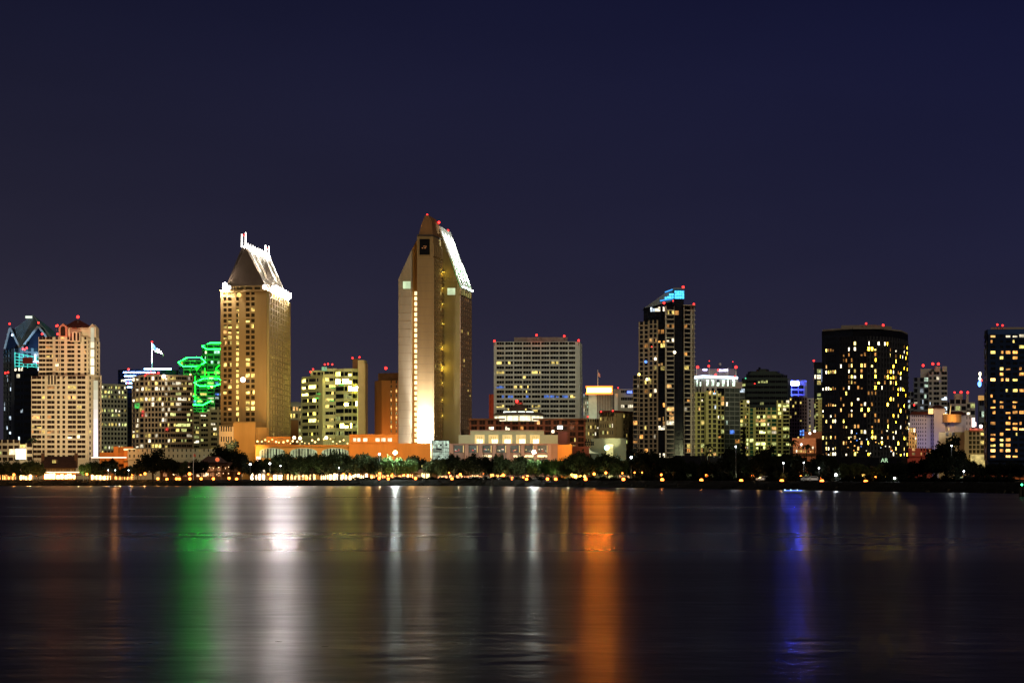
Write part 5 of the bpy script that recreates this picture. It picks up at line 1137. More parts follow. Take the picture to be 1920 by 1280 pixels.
g = MB(); g.box((X(1825, 1190), 1190, zz(800, 1190)), (1.6, .5, 5.5)); g.box((X(1827.5, 1190), 1190, zz(799, 1190)), (1.6, .5, 2.5)); B.part("sign", g, glow("sign_pink_white", (1, .72, .66), 4, 0, True))
B.done()
B = Bld("hotel_building", "small ochre stucco block with arched lit windows beside the black curved tower's right edge", 1100, 1712)
oc = mat("ochre_stucco", (.60, .40, .18)); B.core([(1700, 1100), (1719, 1100), (1719, 1115), (1700, 1115)], None, 812, oc); B.core([(1700, 1102), (1717, 1102), (1717, 1115), (1700, 1115)], None, 801, oc)
B.facade((1700, 1099), (1719, 1099), 842, 812, 4, [(5, .4)] * 4, oc, "warm", .3, span=.4); B.facade((1700, 1101), (1717, 1101), 812, 803, 1, [(5, .5)] * 3, oc, "warm", .9, span=.3)
B.done(); lamp('POINT', (*pt(1710, 1085), 26), 4000, (1, .6, .25), .5)
B = Bld("low_building", "low red brick building with pale windows below the old white hotel", 1050, 1727)
rb2 = mat("red_brick", (.35, .08, .05)); B.core([(1700, 1050), (1748, 1050), (1748, 1070), (1700, 1070)], None, 840, rb2); B.facade((1700, 1049), (1746, 1049), 856, 840, 2, [(8, 0), (8, .7), (7, 0), (5, .5), (5, .5), (5, .5), (5, .5)], rb2, "dim", .5, span=.4)
B.done(); lamp('POINT', (*pt(1730, 1030), 18), 3500, (1, .35, .25), .5)
B = Bld("apartment_block", "beige apartment block with gridded balconies left of the navy tower", 1050, 1810)
bb = mat("beige_render", (.46, .38, .20), .85, .1, .2, .2, 0, True)
B.core([(1760, 1060), (1812, 1055), (1848, 1060), (1848, 1080), (1760, 1080)], None, 809, bb); B.core([(1808, 1050), (1848, 1050), (1848, 1062), (1808, 1062)], None, 806, bb)
B.facade((1762, 1058), (1808, 1054), 860, 810, 5, [(10, 0), (8, .7), (4, 0), (8, .7), (16, 0)], bb, fn=lambda i, j: ('yellow', .8) if (i, j) == (2, 3) else None, span=.3, gl=glass("olive_glass", (.05, .045, .02)))
B.facade((1808, 1049), (1848, 1049), 860, 809, 6, [(8, 0), (6, .9), (1.2, 0), (6, .9), (1.2, 0), (6, .9), (1.2, 0), (7, .9), (3, 0)], bb, fn=lambda i, j: ('yellow', .9) if (i, j) in ((0, 7), (2, 7)) else None, span=.25, gl=glass("olive_glass"))
g = MB(); g.box((X(1833, 1046), 1046, GZ), (25 / F * 1046, 2, zz(852, 1046) - GZ)); B.part("lit_entrance", g, glow("entrance_yellow", (1, .75, .25), .6, .4))
g = MB(); g.box((X(1832, 1047), 1049, zz(806, 1049)), (22 / F * 1047, 3, 1.0)); B.part("roof_light", g, glow("roof_red", (1, .15, .08), .6, .6))
g = MB(); g.ball((X(1840, 1045), 1046, zz(799, 1046)), .9); B.part("lamp", g, glow("lamp_white_pink", (1, .85, .75), 5)); B.done()
lamp('SPOT', (*pt(1800, 930), 20), 26000, (1, .85, .5), 1, (*pt(1812, 1050), zz(830, 1050)), 30, .9)  # added fill spot for the beige balconies

# ================================================================== 29 navy tower at the right edge
B = Bld("hotel_tower", "navy glass tower with rows of orange lit windows, cut by the frame edge", 900, 1890)
nvw = mat("navy_cladding", (.009, .017, .048), .6, .2, .1, .03)
B.core([(1847, 913), (1853, 903), (1970, 903), (1970, 930), (1847, 930)], None, 622, nvw)
ow = [("amber", 1.1), ("amber", 1.6), ("amber", .6), ("yellow", 1.8), ("warm", 2.4), ("amber", 1.2)]
nv = mat("navy_blue_fin", (.014, .040, .15), .5, .15, .15, .1)
B.facade((1847, 912), (1852, 903), 862, 624, 23, [(1, .3)], navy, fn=lambda i, j: ('cool', .5) if random.random() < .1 else None, span=.4)
def f29(i, j):
    if i == 0: return ('warm', 1.0) if j == 1 else ('white', .9) if j in (4, 5, 6, 7) else None
    p = [0, .62, 0, .45, .55, .62, .62, .6][j] if j < 8 else .5
    if i in (5, 10, 15): p *= .3
    return random.choice(ow) if random.random() < p else None
low = bf
B.facade((1852, 901), (1970, 899), 862, 627, 23, [(1.5, 0), (16, .55), (3, 0), (10, .62), (14, .6), (12, .72), (12, .7), (12, .7), (12, .7), (12, .7), (12, .7)], nvw, fn=f29, span=.48, proud=.45, split=1)
B.blank((1847, 911.5), (1852, 903), 628, 617, nvw, .3); B.blank((1852, 901), (1970, 899), 626.5, 617, nv, .3)
g = MB(); g.prism([pt(1858, 905), pt(1970, 903), pt(1970, 925), pt(1858, 925)], zz(618, 900), zz(612, 900)); B.part("plant_room", g, mat("brown_grey_cap", (.20, .17, .14)))
B.beacon(1870, 608.5, 903, .9); B.beacon(1880, 610, 903, .9)
for x, y, c, r in ((1845.5, 699, "white", .6), (1844.5, 717.5, "blue", .9), (1845, 708, "mint", .5), (1848, 711, "red", .4)): g = MB(); g.ball((X(x, 900), 908, zz(y, 900)), r, None, 8, 6, 1.6); B.part("edge_lamp", g, win(c, 5))
B.done()
# a wide dark building behind the trees
B = Bld("marina_building", "long low black building behind the trees below the olive condominium", 1010, 1340)
B.core([(1262, 1010), (1545, 1010), (1545, 1040), (1262, 1040)], None, 854, black)
B.facade((1262, 1009), (1545, 1009), None, 854, 2, [(12, .1)] * 24, black, "dim", .15, span=.6); B.done(40)
B = Bld("marina_building", "dark waterfront restaurant with lit fronts and orange awnings below the navy tower", 640, 1845)
B.core([(1790, 650), (1960, 640), (1960, 665), (1790, 665)], None, 879, black)
B.facade((1790, 649), (1960, 639), 903, 883, 1, [(14, .9)] * 12, mat("dark_wood", (.05, .03, .02)), "warm", .18, span=.1, split=3)
g = MB(); g.prism([pt(1832, 642), pt(1890, 640), pt(1890, 655), pt(1832, 655)], zz(882.5, 640), zz(880, 640)); B.part("fascia", g, mat("rust_band", (.30, .07, .03)))
g = MB(); g.prism([pt(1820, 637), pt(1890, 635), pt(1890, 642), pt(1820, 642)], zz(893, 640), zz(890, 640)); B.part("canopy", g, mat("rust_band", (.30, .07, .03)))
g = MB(); g.prism([pt(1795, 639), pt(1812, 637), pt(1816, 642), pt(1792, 642)], zz(895.5, 640), zz(893.5, 640)); B.part("lit_canopy", g, glow("canopy_olive", (.75, .8, .4), .35, .4))
g = MB(); g.prism([pt(1845, 634), pt(1875, 634), pt(1878, 642), pt(1840, 642)], zz(898.5, 640), zz(896.5, 640)); B.part("lit_canopy", g, glow("canopy_olive", (.75, .8, .4), .35, .4))
g = MB(); g.add([(X(1892, 632), 632, zz(895, 640)), (X(1960, 630), 630, zz(900, 640)), (X(1960, 640), 640, zz(893, 640)), (X(1892, 640), 640, zz(893.5, 640)), (X(1892, 632), 632, zz(896.5, 640)), (X(1960, 630), 630, zz(901.5, 640)), (X(1960, 640), 640, zz(894.5, 640)), (X(1892, 640), 640, zz(895, 640))], [(0, 1, 2, 3), (7, 6, 5, 4), (0, 4, 5, 1)]); B.part("awning", g, mat("orange_awning", (.7, .2, .05)))
B.done(40)
lamp('POINT', (*pt(1900, 620), 4.2), 900, (1, .45, .2), .2); lamp('POINT', (*pt(1860, 622), 4.4), 150, (.9, .9, .6), .2); lamp('POINT', (*pt(1812, 622), 4.6), 100, (.8, .9, .5), .2)
# ------------------------------------------------------------------ seaport village buildings (left)
B = Bld("restaurant", "gabled waterfront restaurant with a dark brown roof, brick chimneys and glowing open front", 872, 110)
wood = mat("brown_timber", (.22, .12, .06)); broof = mat("brown_shingle", (.075, .03, .018), .9, .2, .6)
B.core([(80, 872), (142, 872), (142, 886), (80, 886)], None, 877, wood)
g = MB(); g.add([(*pt(78, 869), zz(877, 870)), (*pt(144, 869), zz(877, 870)), (*pt(144, 889), zz(877, 870)), (*pt(78, 889), zz(877, 870)), (*pt(80, 879), zz(855, 870)), (*pt(141, 879), zz(855, 870))], [(0, 1, 5, 4), (2, 3, 4, 5), (1, 2, 5), (3, 0, 4), (0, 3, 2, 1)]); B.part("roof", g, broof)
g = MB(); g.box((X(100, 869), 872, zz(868, 870)), (1.9, 3, 1.7)); d = B.part("dormer", g, wood); g = MB(); g.box((X(100, 869), 870.4, zz(867.5, 870)), (1.5, .3, 1.3)); B.part("window", g, win("yellow", .8), d)
for x in (76.5, 139): g = MB(); g.box((X(x, 872), 876, zz(877, 870)), (1.3, 1.3, zz(849, 870) - zz(877, 870))); B.part("chimney", g, brick)
for k in range(12): g = MB(); g.box((X(83 + k * 4.9, 871), 871.8, zz(884, 871)), (.7, .4, 1.2)); B.part("window", g, win("amber", .18))
g = MB(); g.prism([pt(80, 864), pt(150, 864), pt(150, 872), pt(80, 872)], zz(886, 868), zz(884.6, 868)); B.part("porch_roof", g, wood)
for k in range(9): g = MB(); g.box((X(82 + k * 7.6, 864), 864.8, GZ), (.25, .25, zz(886, 864) - GZ)); B.part("post", g, wood)
rs = random.Random(5)
for k in range(8):
    x = 85 + k * 7.4; g = MB(); g.box((X(x, 868), 869 + rs.uniform(-1, 1), GZ + .5), (rs.uniform(1.2, 1.7), .4, rs.uniform(1.3, 2.3))); B.part("lit_front", g, glow("front_hot_open", (1, .45, .13), 26, .8, True, 1.1))
g = MB(); g.box((X(118, 863), 863.6, zz(885.6, 863)), (66 / F * 863, .3, .35)); B.part("light_strip", g, glow("strip_hot", (1, .66, .34), 4, .3, True))
g = MB(); g.prism([pt(132, 860), pt(152, 860), pt(148, 866), pt(136, 866)], zz(891, 862), zz(889, 862)); B.part("umbrella_awning", g, mat("dark_red_canvas", (.2, .04, .03)))
B.root["category"] = "restaurant"; B.done()

def kiosk(name, label, x0, x1, yt, D, roofm, hot, k=2.6, hue=(1, .55, .2), h=None, cat="kiosk"):
    B_ = Bld(name, label, D, (x0 + x1) / 2, cat); q = [pt(x0, D), pt(x1, D), pt(x1, D + 7), pt(x0, D + 7)]
    B_.w.prism(q, zz(yt + 4, D) - .3, zz(yt + 3, D), wood); w_ = (x1 - x0)
    n = max(2, int(w_ / 7))
    for i in range(n + 1): g = MB(); g.box((X(x0 + w_ * i / n, D), D + .1, GZ), (.3, .3, zz(yt + 4, D) - GZ)); B_.part("post", g, wood)
    g = MB(); g.prism([pt(x0 - 1, D - 1), pt(x1 + 1, D - 1), pt(x1 + 1, D + 8), pt(x0 - 1, D + 8)], zz(yt + 3, D), zz(yt, D), roofm, .55); B_.part("roof", g)
    rs = random.Random(int(x0))
    for i in range(n):
        g = MB(); a = x0 + w_ * (i + .12) / n; c = x0 + w_ * (i + .88) / n; hh_ = (zz(yt + 4.5, D) - GZ) * rs.uniform(.6, .98); g.box((X((a + c) / 2, D), D + 2.5, GZ + .05), ((c - a) / F * D, .4, hh_)); B_.part("lit_front", g, glow(hot, hue, k * 3.2, .8, True, 1.0))
    g = MB(); g.prism([pt(x0, D + 5), pt(x1, D + 5), pt(x1, D + 7), pt(x0, D + 7)], GZ, zz(yt + 4, D)); B_.part("rear_wall", g, wood); B_.done(); return B_
kiosk("shop", "small brightly lit shop front at the far left of the waterfront", 34, 60, 884, 868, broof, "front_hot", cat="shop")
kiosk("shop", "lamp lit open shop left of the small bright shop, cut by the frame", -12, 27, 884, 872, broof, "front_dim", .9, (1, .42, .1), cat="shop")
kiosk("restaurant_terrace", "glowing covered terrace right of the gabled restaurant", 168, 206, 884, 866, broof, "front_hot", cat="terrace")
kiosk("shop", "low shop row with dim warm fronts right of the glowing terrace", 212, 250, 886, 872, broof, "front_dim", .9, (1, .42, .1), cat="shop")
kiosk("market_tent", "white hot glowing tent stall between two shore trees below the sandstone tower", 468, 497, 882, 862, mat("tent_canvas", (.6, .5, .38)), "tent_hot", 2.6, (1, .72, .42), cat="tent")
kiosk("market_tent", "white tent stall with a bright open front right of the pointed tent", 510, 530, 884, 866, mat("tent_canvas", (.6, .5, .38)), "tent_hot", 2.6, (1, .72, .42), cat="tent")
kiosk("shop", "row of lit stalls under the trees below the yellow lit glass office", 600, 690, 882, 880, broof, "front_mid", 2.4, (1, .66, .34), cat="shop")
kiosk("shop", "long orange lit stall row below the orange podium wall", 693, 775, 882, 876, broof, "front_orange", 1.8, (1, .36, .10), cat="shop")
kiosk("shop", "faint orange stall behind the trees below the pillared terrace hall", 918, 945, 883, 882, broof, "front_dim", .9, (1, .42, .1), cat="shop")
kiosk("shop", "yellow lit stall under the trees below the beige old block", 1066, 1100, 882, 876, broof, "front_yellow", 2.2, (1, .62, .12), cat="shop")
kiosk("shop", "added dim warm stall between the shore trees left of the orange podium wall", 536, 592, 883, 882, broof, "front_mid2", 1.0, (1, .55, .2), cat="shop")  # this stall and the next are added to strengthen the waterfront glow
kiosk("shop", "added faint amber stall row behind the black trees right of the round hut", 818, 905, 885, 888, broof, "front_faint2", .7, (1, .45, .2), cat="shop")
kiosk("restaurant", "dim amber lit restaurant glimpsed through the trees below the black curved tower", 1586, 1664, 874, 690, broof, "front_amber3", .5, (1, .6, .12), cat="restaurant")
kiosk("trolley_shelter", "dark shelter hung with a row of small white lamps below the garage", 1160, 1182, 880, 872, black, "front_faint", .25, (1, .5, .2), cat="shelter")

# pointed tent
B = Bld("pointed_tent", "bright white tent with a tall slanting peak below the sandstone tower", 864, 490, "tent")
g = MB(); c = (X(494, 864), 866); g.add([(*pt(484, 862), zz(888.5, 864)), (*pt(498, 862), zz(888.5, 864)), (*pt(498, 870), zz(888.5, 864)), (*pt(484, 870), zz(888.5, 864)), (X(496, 866), 866, zz(879, 864))], [(0, 1, 4), (1, 2, 4), (2, 3, 4), (3, 0, 4)]); B.part("canopy", g, glow("tent_glow", (1, .82, .55), 1.3, .2))
for x in (484.5, 497.5): g = MB(); g.tube((*pt(x, 862), GZ), (*pt(x, 862), zz(888.5, 864)), .12, None, 6); B.part("pole", g, POLE)

# two-storey arcade
B = Bld("arcade_pavilion", "two storey timber arcade hung with rows of small lamps under a dark hipped roof", 885, 385)
B.core([(300, 888), (452, 884), (452, 900), (300, 900)], None, 876, wood)
g = MB(); g.prism([pt(300, 884), pt(455, 880), pt(455, 904), pt(300, 904)], zz(873, 885), zz(866, 885), broof, .75); g.prism([pt(372, 882), pt(428, 881), pt(424, 902), pt(376, 902)], zz(867, 885), zz(855, 885), broof, .4); B.part("roof", g)
g = MB(); g.prism([pt(300, 880), pt(454, 877), pt(454, 886), pt(300, 888)], zz(883.4, 882), zz(882.2, 882)); B.part("upper_deck", g, wood)
for k in range(13):
    x = 301 + k * 12.6; g = MB(); g.box((X(x, 879), 879.6, GZ), (.5, .5, zz(873, 880) - GZ)); B.part("post", g, wood)
    if k < 12:
        for (ya, yb, st_) in ((874, 882, 1), (884.5, 893, 0)):
            a, c = X(x + 1.2, 880), X(x + 11.4, 880); zb_ = zz(yb, 880); zt_ = zz(ya, 880); r = (c - a) / 2; n = 8
            if rs.random() < .75:
                hot = rs.random() < .3
                g = MB(); g.ext([(a, 885, zb_), (c, 885, zb_)] + [((a + c) / 2 + r * math.cos(math.pi * q / n), 885, zt_ - .9 + .8 * math.sin(math.pi * q / n)) for q in range(n + 1)], (0, .3, 0)); B.part("lit_arch", g, glow("arch_hot", (1, .62, .34), 1.6, .9, False, 1.4) if hot else glow("arch_dim", (1, .40, .16), .35, .95, False, 1.6))
rs = random.Random(8)
for k in range(46): x = rs.uniform(304, 450); y = rs.choice([875.5, 878, 887, 889]) + rs.uniform(-.8, .8); g = MB(); g.ball((X(x, 878), 878.5, zz(y, 878)), rs.choice([.16, .2, .28]), None, 6, 4); B.part("string_lamp", g, glow("string_lamp", (1, .60, .28), 5))
B.done()
lamp('POINT', (*pt(385, 876), 6.5), 600, (1, .5, .2), .3)
B = Bld("paper_lantern", "round orange lit sign disc above the arcade roof", 870, 405, "lamp"); g = MB(); g.ball((X(405, 870), 874, zz(861, 870)), .95, None, 10, 8); B.part("lamp", g, glow("disc_orange", (1, .18, .06), .9)); g = MB(); g.tube((X(405, 870), 874, GZ), (X(405, 870), 874, zz(863.5, 870)), .1, None, 5); B.part("pole", g, POLE)
B = Bld("flagpole", "short pole with a red pennant left of the arcade roof", 870, 363, "flagpole"); g = MB(); g.tube((*pt(362.5, 870), GZ), (*pt(362.5, 870), zz(849, 870)), .14, .09, 6); B.part("pole", g, mat("white_pole", (.75, .78, .8)))
g = MB(); g.v = [(X(363 + i * 1.3, 870), 870 + .2 * math.sin(i), zz(850 + k * 5 + i * .5, 870)) for i in range(4) for k in range(2)]; g.f = [(i * 2, i * 2 + 2, i * 2 + 3, i * 2 + 1) for i in range(3)]; B.part("flag", g, mat("flag_red", (.5, .10, .06)))
B = Bld("lit_column", "tall lit cylinder marker beside the podium's left end", 890, 484, "sign"); g = MB(); g.prism(ngon(X(484.5, 890), 890, .95, 10), zz(866, 890), zz(855.5, 890)); B.part("lantern", g, glow("lantern_hot", (1, .60, .40), 3, .4, True)); g = MB(); g.tube((X(484.5, 890), 890, GZ), (X(484.5, 890), 890, zz(866, 890)), .3, None, 8); B.part("pole", g, POLE)

# hut with the conical roof
B = Bld("kiosk", "round hut with a dark conical roof and a bright yellow doorway below the tallest tower", 866, 795, "hut")
g = MB(); g.prism(ngon(X(797, 870), 872, 5.6, 12), GZ, zz(885, 868)); B.part("wall", g, wood)
g = MB(); g.prism(ngon(X(797, 870), 872, 7.6, 12), zz(885.5, 868), zz(876.5, 868), broof, .1); B.part("roof", g)
for x in (793.5, 802): g = MB(); g.box((X(x, 866), 866.3, GZ), (1.45, .5, 2.9)); B.part("lit_door", g, glow("door_hot", (1, .80, .35), 2.6, .3, True))
g = MB(); g.box((X(792, 867), 867, zz(875, 867)), (.7, .4, .8)); B.part("roof_lamp", g, win("yellow", 1.2))
lamp('POINT', (*pt(798, 860), 4.6), 500, (1, .62, .2), .2)

# ------------------------------------------------------------------ low shore path lamps (orange) and poles
def bollard(kind="bollard"):
    r = empty("path_lamp", (0, 0, 0), "x", "lamp", "orange lamps along the shore path")
    g = MB(); g.tube((0, 0, -1.3), (0, 0, .05), .09, .07, 6); g.build("post", POLE, r)
    g = MB(); g.ball((0, 0, .35), .58, None, 10, 8); g.build("globe", glow("globe_orange", (1, .19, .022), 12, 0, True), r)
    g = MB(); g.prism(ngon(0, 0, .3, 8), .80, .92); g.build("cap", POLE, r); return r
low_l = [(296, 897), (313, 898), (331, 897), (336.3, 897.2), (356, 897), (377, 897), (400, 897), (429.5, 896), (443.7, 897.5), (507.5, 897), (574.5, 896.5), (711, 896.3), (728, 897), (779, 896.4), (847.5, 897), (960.5, 896.5), (987.5, 898),
         (1026.7, 897.5), (1042, 898), (1098, 898), (1169, 898), (1241.7, 899), (1315, 900), (1389.7, 901), (1465.8, 901.5), (1541, 902), (1623.3, 903)]
proto = bollard(); labs = label_row([p[0] for p in low_l], ["low orange path lamp"] * len(low_l))
for i, (px, py) in enumerate(low_l):
    o = proto if i == 0 else copy_tree(proto); D = shoreD(px) + 9.0; o.location = (*pt(px, D), zz(py, D) - .35); o["label"] = labs[i]
    lamp('POINT', (*pt(px, D - .8), zz(py, D) + .1), 60, (1, .40, .10), .3, name="path_lamp_light")

def streetlamp(nm, h, r, m, head="globe", grp="tall lamps in the shore park"):
    o = empty(nm, (0, 0, 0), "x", "street lamp", grp)
    g = MB(); g.tube((0, 0, 0), (0, 0, h - r), .13, .08, 6); g.build("pole", POLE, o)
    g = MB(); g.ball((0, 0, h), r, None, 10, 8); g.build("globe", m, o)
    g = MB(); g.tube((0, 0, h + r * .9), (0, 0, h + r * 1.2), r * .5, r * .2, 8); g.build("cap", POLE, o); return o
oranges = [(355.5, 888, .85), (863, 889.2, .7), (944, 890, .8), (981, 896, .5), (989, 892, .5), (1111.7, 896.6, .45), (1114, 888, .75), (1136, 886, .65), (1240, 889.6, .6), (1325, 891, .75), (1411.7, 891.6, .8), (1501.7, 893, .6), (1538, 898, .45), (1627, 895, .45), (1641.7, 894, .45), (1651, 893.6, .6),
           (26, 889.5, .7), (68, 891, .5), (163, 888.5, .65), (248, 889, .55), (272, 887.5, .7), (264, 889, .5), (448, 887, .5), (503, 888.6, .45), (644, 889, .6), (657, 888, .6), (712, 887, .7), (735, 889, .55), (758, 890, .4), (1088, 893, .5), (1167, 886.6, .4), (1074.5, 894.4, .45), (842, 886, .4), (907, 887.5, .3), (1190, 885.5, .4), (1204, 885.4, .35)]
whites = [(469, 869.8, .7, "small white"), (506, 868.6, .65, "small white"), (741, 848, 1.25, "large white"), (1001, 847, 1.15, "large white"), (1183.5, 857, .8, "small blue white"), (1379.7, 837, .55, "small bluish"), (1469, 867.7, .5, "small bluish"), (1507, 867, .4, "faint white"), (1567.5, 889.5, 1.1, "bright white"), (1784, 835.2, .5, "small white"), (711.5, 851, .7, "box headed white"), (643, 896.5, .45, "low white"), (889, 896.5, .4, "low white"), (1677.5, 896.6, .7, "low white"), (631, 891.5, .5, "bluish"), (203, 881, .3, "faint white"), (216, 881, .3, "faint white"), (241, 881, .3, "faint white"), (526, 872.8, .35, "faint white"), (635.5, 877, .35, "faint white"), (1535.5, 877, .45, "faint white"), (1807, 883, .5, "curved pale")]
mo = glow("globe_orange", (1, .19, .022), 12, 0, True); mw = glow("globe_white", (.90, .95, 1), 22, 0, True); mwl = glow("globe_flood", (.86, .95, 1), 800, 0, True)
labs = label_row([p[0] for p in oranges], ["orange park lamp"] * len(oranges))
for i, (px, py, r) in enumerate(oranges):
    D = shoreD(px) + (22 if i % 2 else 17); z = zz(py, D); rr = r * D / 900
    o = streetlamp("park_lamp", z - GZ if z - GZ > 1 else 1.0, rr * .85, mo, grp="orange globe lamps in the shore park"); o.location = (*pt(px, D), GZ); o["label"] = labs[i]
    lamp('POINT', (*pt(px, D - 1.2), max(z, 3.6)), 420 * r, (1, .42, .11), .3, name="park_lamp_light")
labs = label_row([p[0] for p in whites], [p[3] + " pole lamp" for p in whites])
for i, (px, py, r, w_) in enumerate(whites):
    D = shoreD(px) + (14 if py > 886 else 16); z = zz(py, D)
    o = streetlamp("park_lamp", max(1.0, z - GZ), r * D / 900 * .6, mwl if r in (1.25, 1.15) else mw, grp="white lamps in the shore park"); o.location = (*pt(px, D), GZ); o["label"] = labs[i]
    e = {1.25: 30000, 1.15: 17000, 1.1: 700}.get(r, 500 * r)
    lamp('POINT', (*pt(px, D + (2.5 if e > 5000 else -1)), z + (1 if e > 5000 else 0)), e, (.86, 1, .80) if e > 5000 else (.9, .96, 1), .4, name="park_lamp_light")

# ------------------------------------------------------------------ trees
leafm = [mat("foliage_dark", (.007, .009, .005), .85, .4, .6, .05), mat("foliage_green", (.045, .085, .022), .8, .35, .6, .1), mat("foliage_half_lit", (.027, .037, .014), .85, .5, .6, .1)]  # shade and lamplight on the trees are put into three leaf colours
bark = mat("bark", (.06, .045, .03), .9, .2, 1.5, .05)
def crown(seed, dome=.62, n=26, per=150, leaf=.46):
    """leaf clusters through an irregular dome of radius 1"""
    rs = random.Random(seed); m = MB(); cl = []
    for _ in range(n * 20):
        if len(cl) >= n: break
        p = Vector((rs.uniform(-1, 1), rs.uniform(-1, 1), rs.uniform(-.5, 1)))
        if p.x ** 2 + p.y ** 2 + (p.z if p.z > 0 else p.z * 1.2) ** 2 > 1: continue
        p.z *= dome; p *= .86
        if all((p - q).length > .22 for q, _ in cl): cl.append((p, rs.uniform(.18, .34)))
    for c, r in cl:
        for _ in range(per):
            d = Vector((rs.gauss(0, 1), rs.gauss(0, 1), rs.gauss(0, .8))).normalized() * r * rs.uniform(.35, 1.08)
            p = c + d; s = leaf * rs.uniform(.10, .22)
            a = Vector((rs.gauss(0, 1), rs.gauss(0, 1), rs.gauss(0, 1))).normalized(); b_ = a.orthogonal().normalized() * s * .7; e = a.cross(b_).normalized() * s
            m.v += [p - b_, p + e * .6 , p + b_, p - e * .6]; k = len(m.v); m.f.append((k - 4, k - 3, k - 2, k - 1)); m.m.append(0)
    m.v = [tuple(v) for v in m.v]
    return m, cl
def trunk(seed, cl):
    rs = random.Random(seed); m = MB(); m.tube((0, 0, -.85), (rs.uniform(-.04, .04), 0, -.48), .062, .048, 7); base = Vector((0, 0, -.5))
    for c, r in cl[:9]:
        mid = base.lerp(c, .5) + Vector((rs.uniform(-.06, .06), rs.uniform(-.06, .06), -.04)); m.tube(base, mid, .034, .022, 5); m.tube(mid, c, .022, .008, 5)
    return m
protos = []
for s_ in range(6):
    for mi_ in range(3):
        pass
def make_tree(seed, leaf_mat, dome):
    m, cl = crown(seed, dome); me = []
    r = empty("shore_tree", (0, 0, 0), "x", "tree", "trees along the shore"); m.build("crown", leafm[leaf_mat], r); trunk(seed, cl).build("trunk", bark, r); return r
lib = {(s_, q): make_tree(20 + s_, q, [.62, .75, .55, .85][s_]) for s_ in range(4) for q in (0, 1, 2)}
used = set()
TREES = [  # px, top row, half width px, extra depth, foliage colour (0 shaded 1 lamplit 2 half lit), words
 (2, 862, 24, 25, 2, "round dark"), (34, 864, 22, 30, 2, "broad dark"), (60, 862, 20, 22, 2, "leafy brownish"), (72, 868, 14, 14, 2, "small leafy"), (158, 866, 13, 18, 1, "small green lit"), (178, 862, 18, 24, 2, "round"), (204, 860, 24, 20, 0, "dark round"), (232, 872, 18, 26, 0, "low dark"),
 (258, 866, 18, 18, 0, "small dark"), (287, 839, 36, 38, 0, "large dome shaped dark"), (316, 858, 22, 30, 0, "dark"), (341, 862, 18, 34, 2, "olive"), (375, 860, 20, 40, 0, "dark"), (426, 822, 38, 70, 0, "tallest dark rounded"), (452, 856, 22, 20, 0, "dark spreading"), (478, 858, 20, 26, 0, "dark spreading"),
 (530, 846, 26, 26, 0, "dark spreading"), (556, 850, 22, 18, 0, "dark forked"), (586, 850, 24, 28, 0, "dark broad"), (612, 848, 22, 18, 0, "dark forked"), (636, 843, 24, 28, 0, "tall dark"), (660, 850, 20, 18, 2, "dark green"), (684, 849, 20, 26, 2, "dark green"), (704, 852, 18, 18, 2, "green"),
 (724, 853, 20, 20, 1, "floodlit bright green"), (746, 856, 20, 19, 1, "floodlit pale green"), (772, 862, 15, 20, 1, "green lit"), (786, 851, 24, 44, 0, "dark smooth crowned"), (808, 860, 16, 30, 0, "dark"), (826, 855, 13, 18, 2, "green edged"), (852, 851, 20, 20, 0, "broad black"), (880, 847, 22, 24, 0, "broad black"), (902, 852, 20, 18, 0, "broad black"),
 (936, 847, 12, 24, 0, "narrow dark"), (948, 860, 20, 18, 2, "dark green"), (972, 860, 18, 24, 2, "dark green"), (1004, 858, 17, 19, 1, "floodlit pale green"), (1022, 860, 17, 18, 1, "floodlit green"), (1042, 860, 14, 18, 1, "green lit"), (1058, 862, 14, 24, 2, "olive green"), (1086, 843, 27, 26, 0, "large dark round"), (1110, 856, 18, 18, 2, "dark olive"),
 (1138, 849, 26, 26, 2, "wide dark green"), (1156, 856, 20, 20, 0, "dark"), (1204, 839, 30, 26, 0, "large black"), (1232, 845, 26, 34, 0, "large black"), (1262, 856, 26, 26, 0, "black"), (1292, 862, 26, 30, 0, "low black"), (1328, 862, 24, 30, 0, "low black"),
 (1366, 836, 22, 24, 0, "tall black"), (1384, 846, 18, 30, 0, "black"), (1434, 832, 27, 26, 0, "large black domed"), (1408, 858, 20, 30, 0, "low black"), (1474, 846, 22, 26, 0, "black"), (1502, 852, 22, 28, 0, "black"), (1530, 848, 20, 28, 0, "black ragged"), (1556, 852, 24, 24, 0, "black"), (1588, 866, 20, 18, 2, "small dark olive"), (1612, 868, 22, 26, 2, "dark green"),
 (1642, 868, 24, 30, 2, "dark green"), (1676, 864, 24, 26, 0, "low black"), (1706, 862, 24, 26, 0, "low black"), (1736, 860, 24, 30, 0, "low black"), (1774, 814, 36, 26, 0, "largest black rounded"), (1756, 850, 26, 20, 0, "broad black"), (1796, 850, 24, 18, 0, "broad black"), (1822, 862, 20, 30, 0, "low black"), (1850, 866, 22, 90, 0, "low black"), (1882, 864, 24, 92, 0, "low black"), (1912, 866, 24, 90, 0, "low black")]
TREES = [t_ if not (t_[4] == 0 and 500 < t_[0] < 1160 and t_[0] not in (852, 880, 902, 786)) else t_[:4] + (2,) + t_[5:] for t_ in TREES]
rs_ = random.Random(77)
for x_ in range(4, 340, 24): lamp('POINT', (*pt(x_ + rs_.uniform(-6, 6), shoreD(x_) + rs_.uniform(6, 9)), 5.0), rs_.choice([600, 1000, 1500]), (1, .45, .12), .3, name="park_lamp_light")
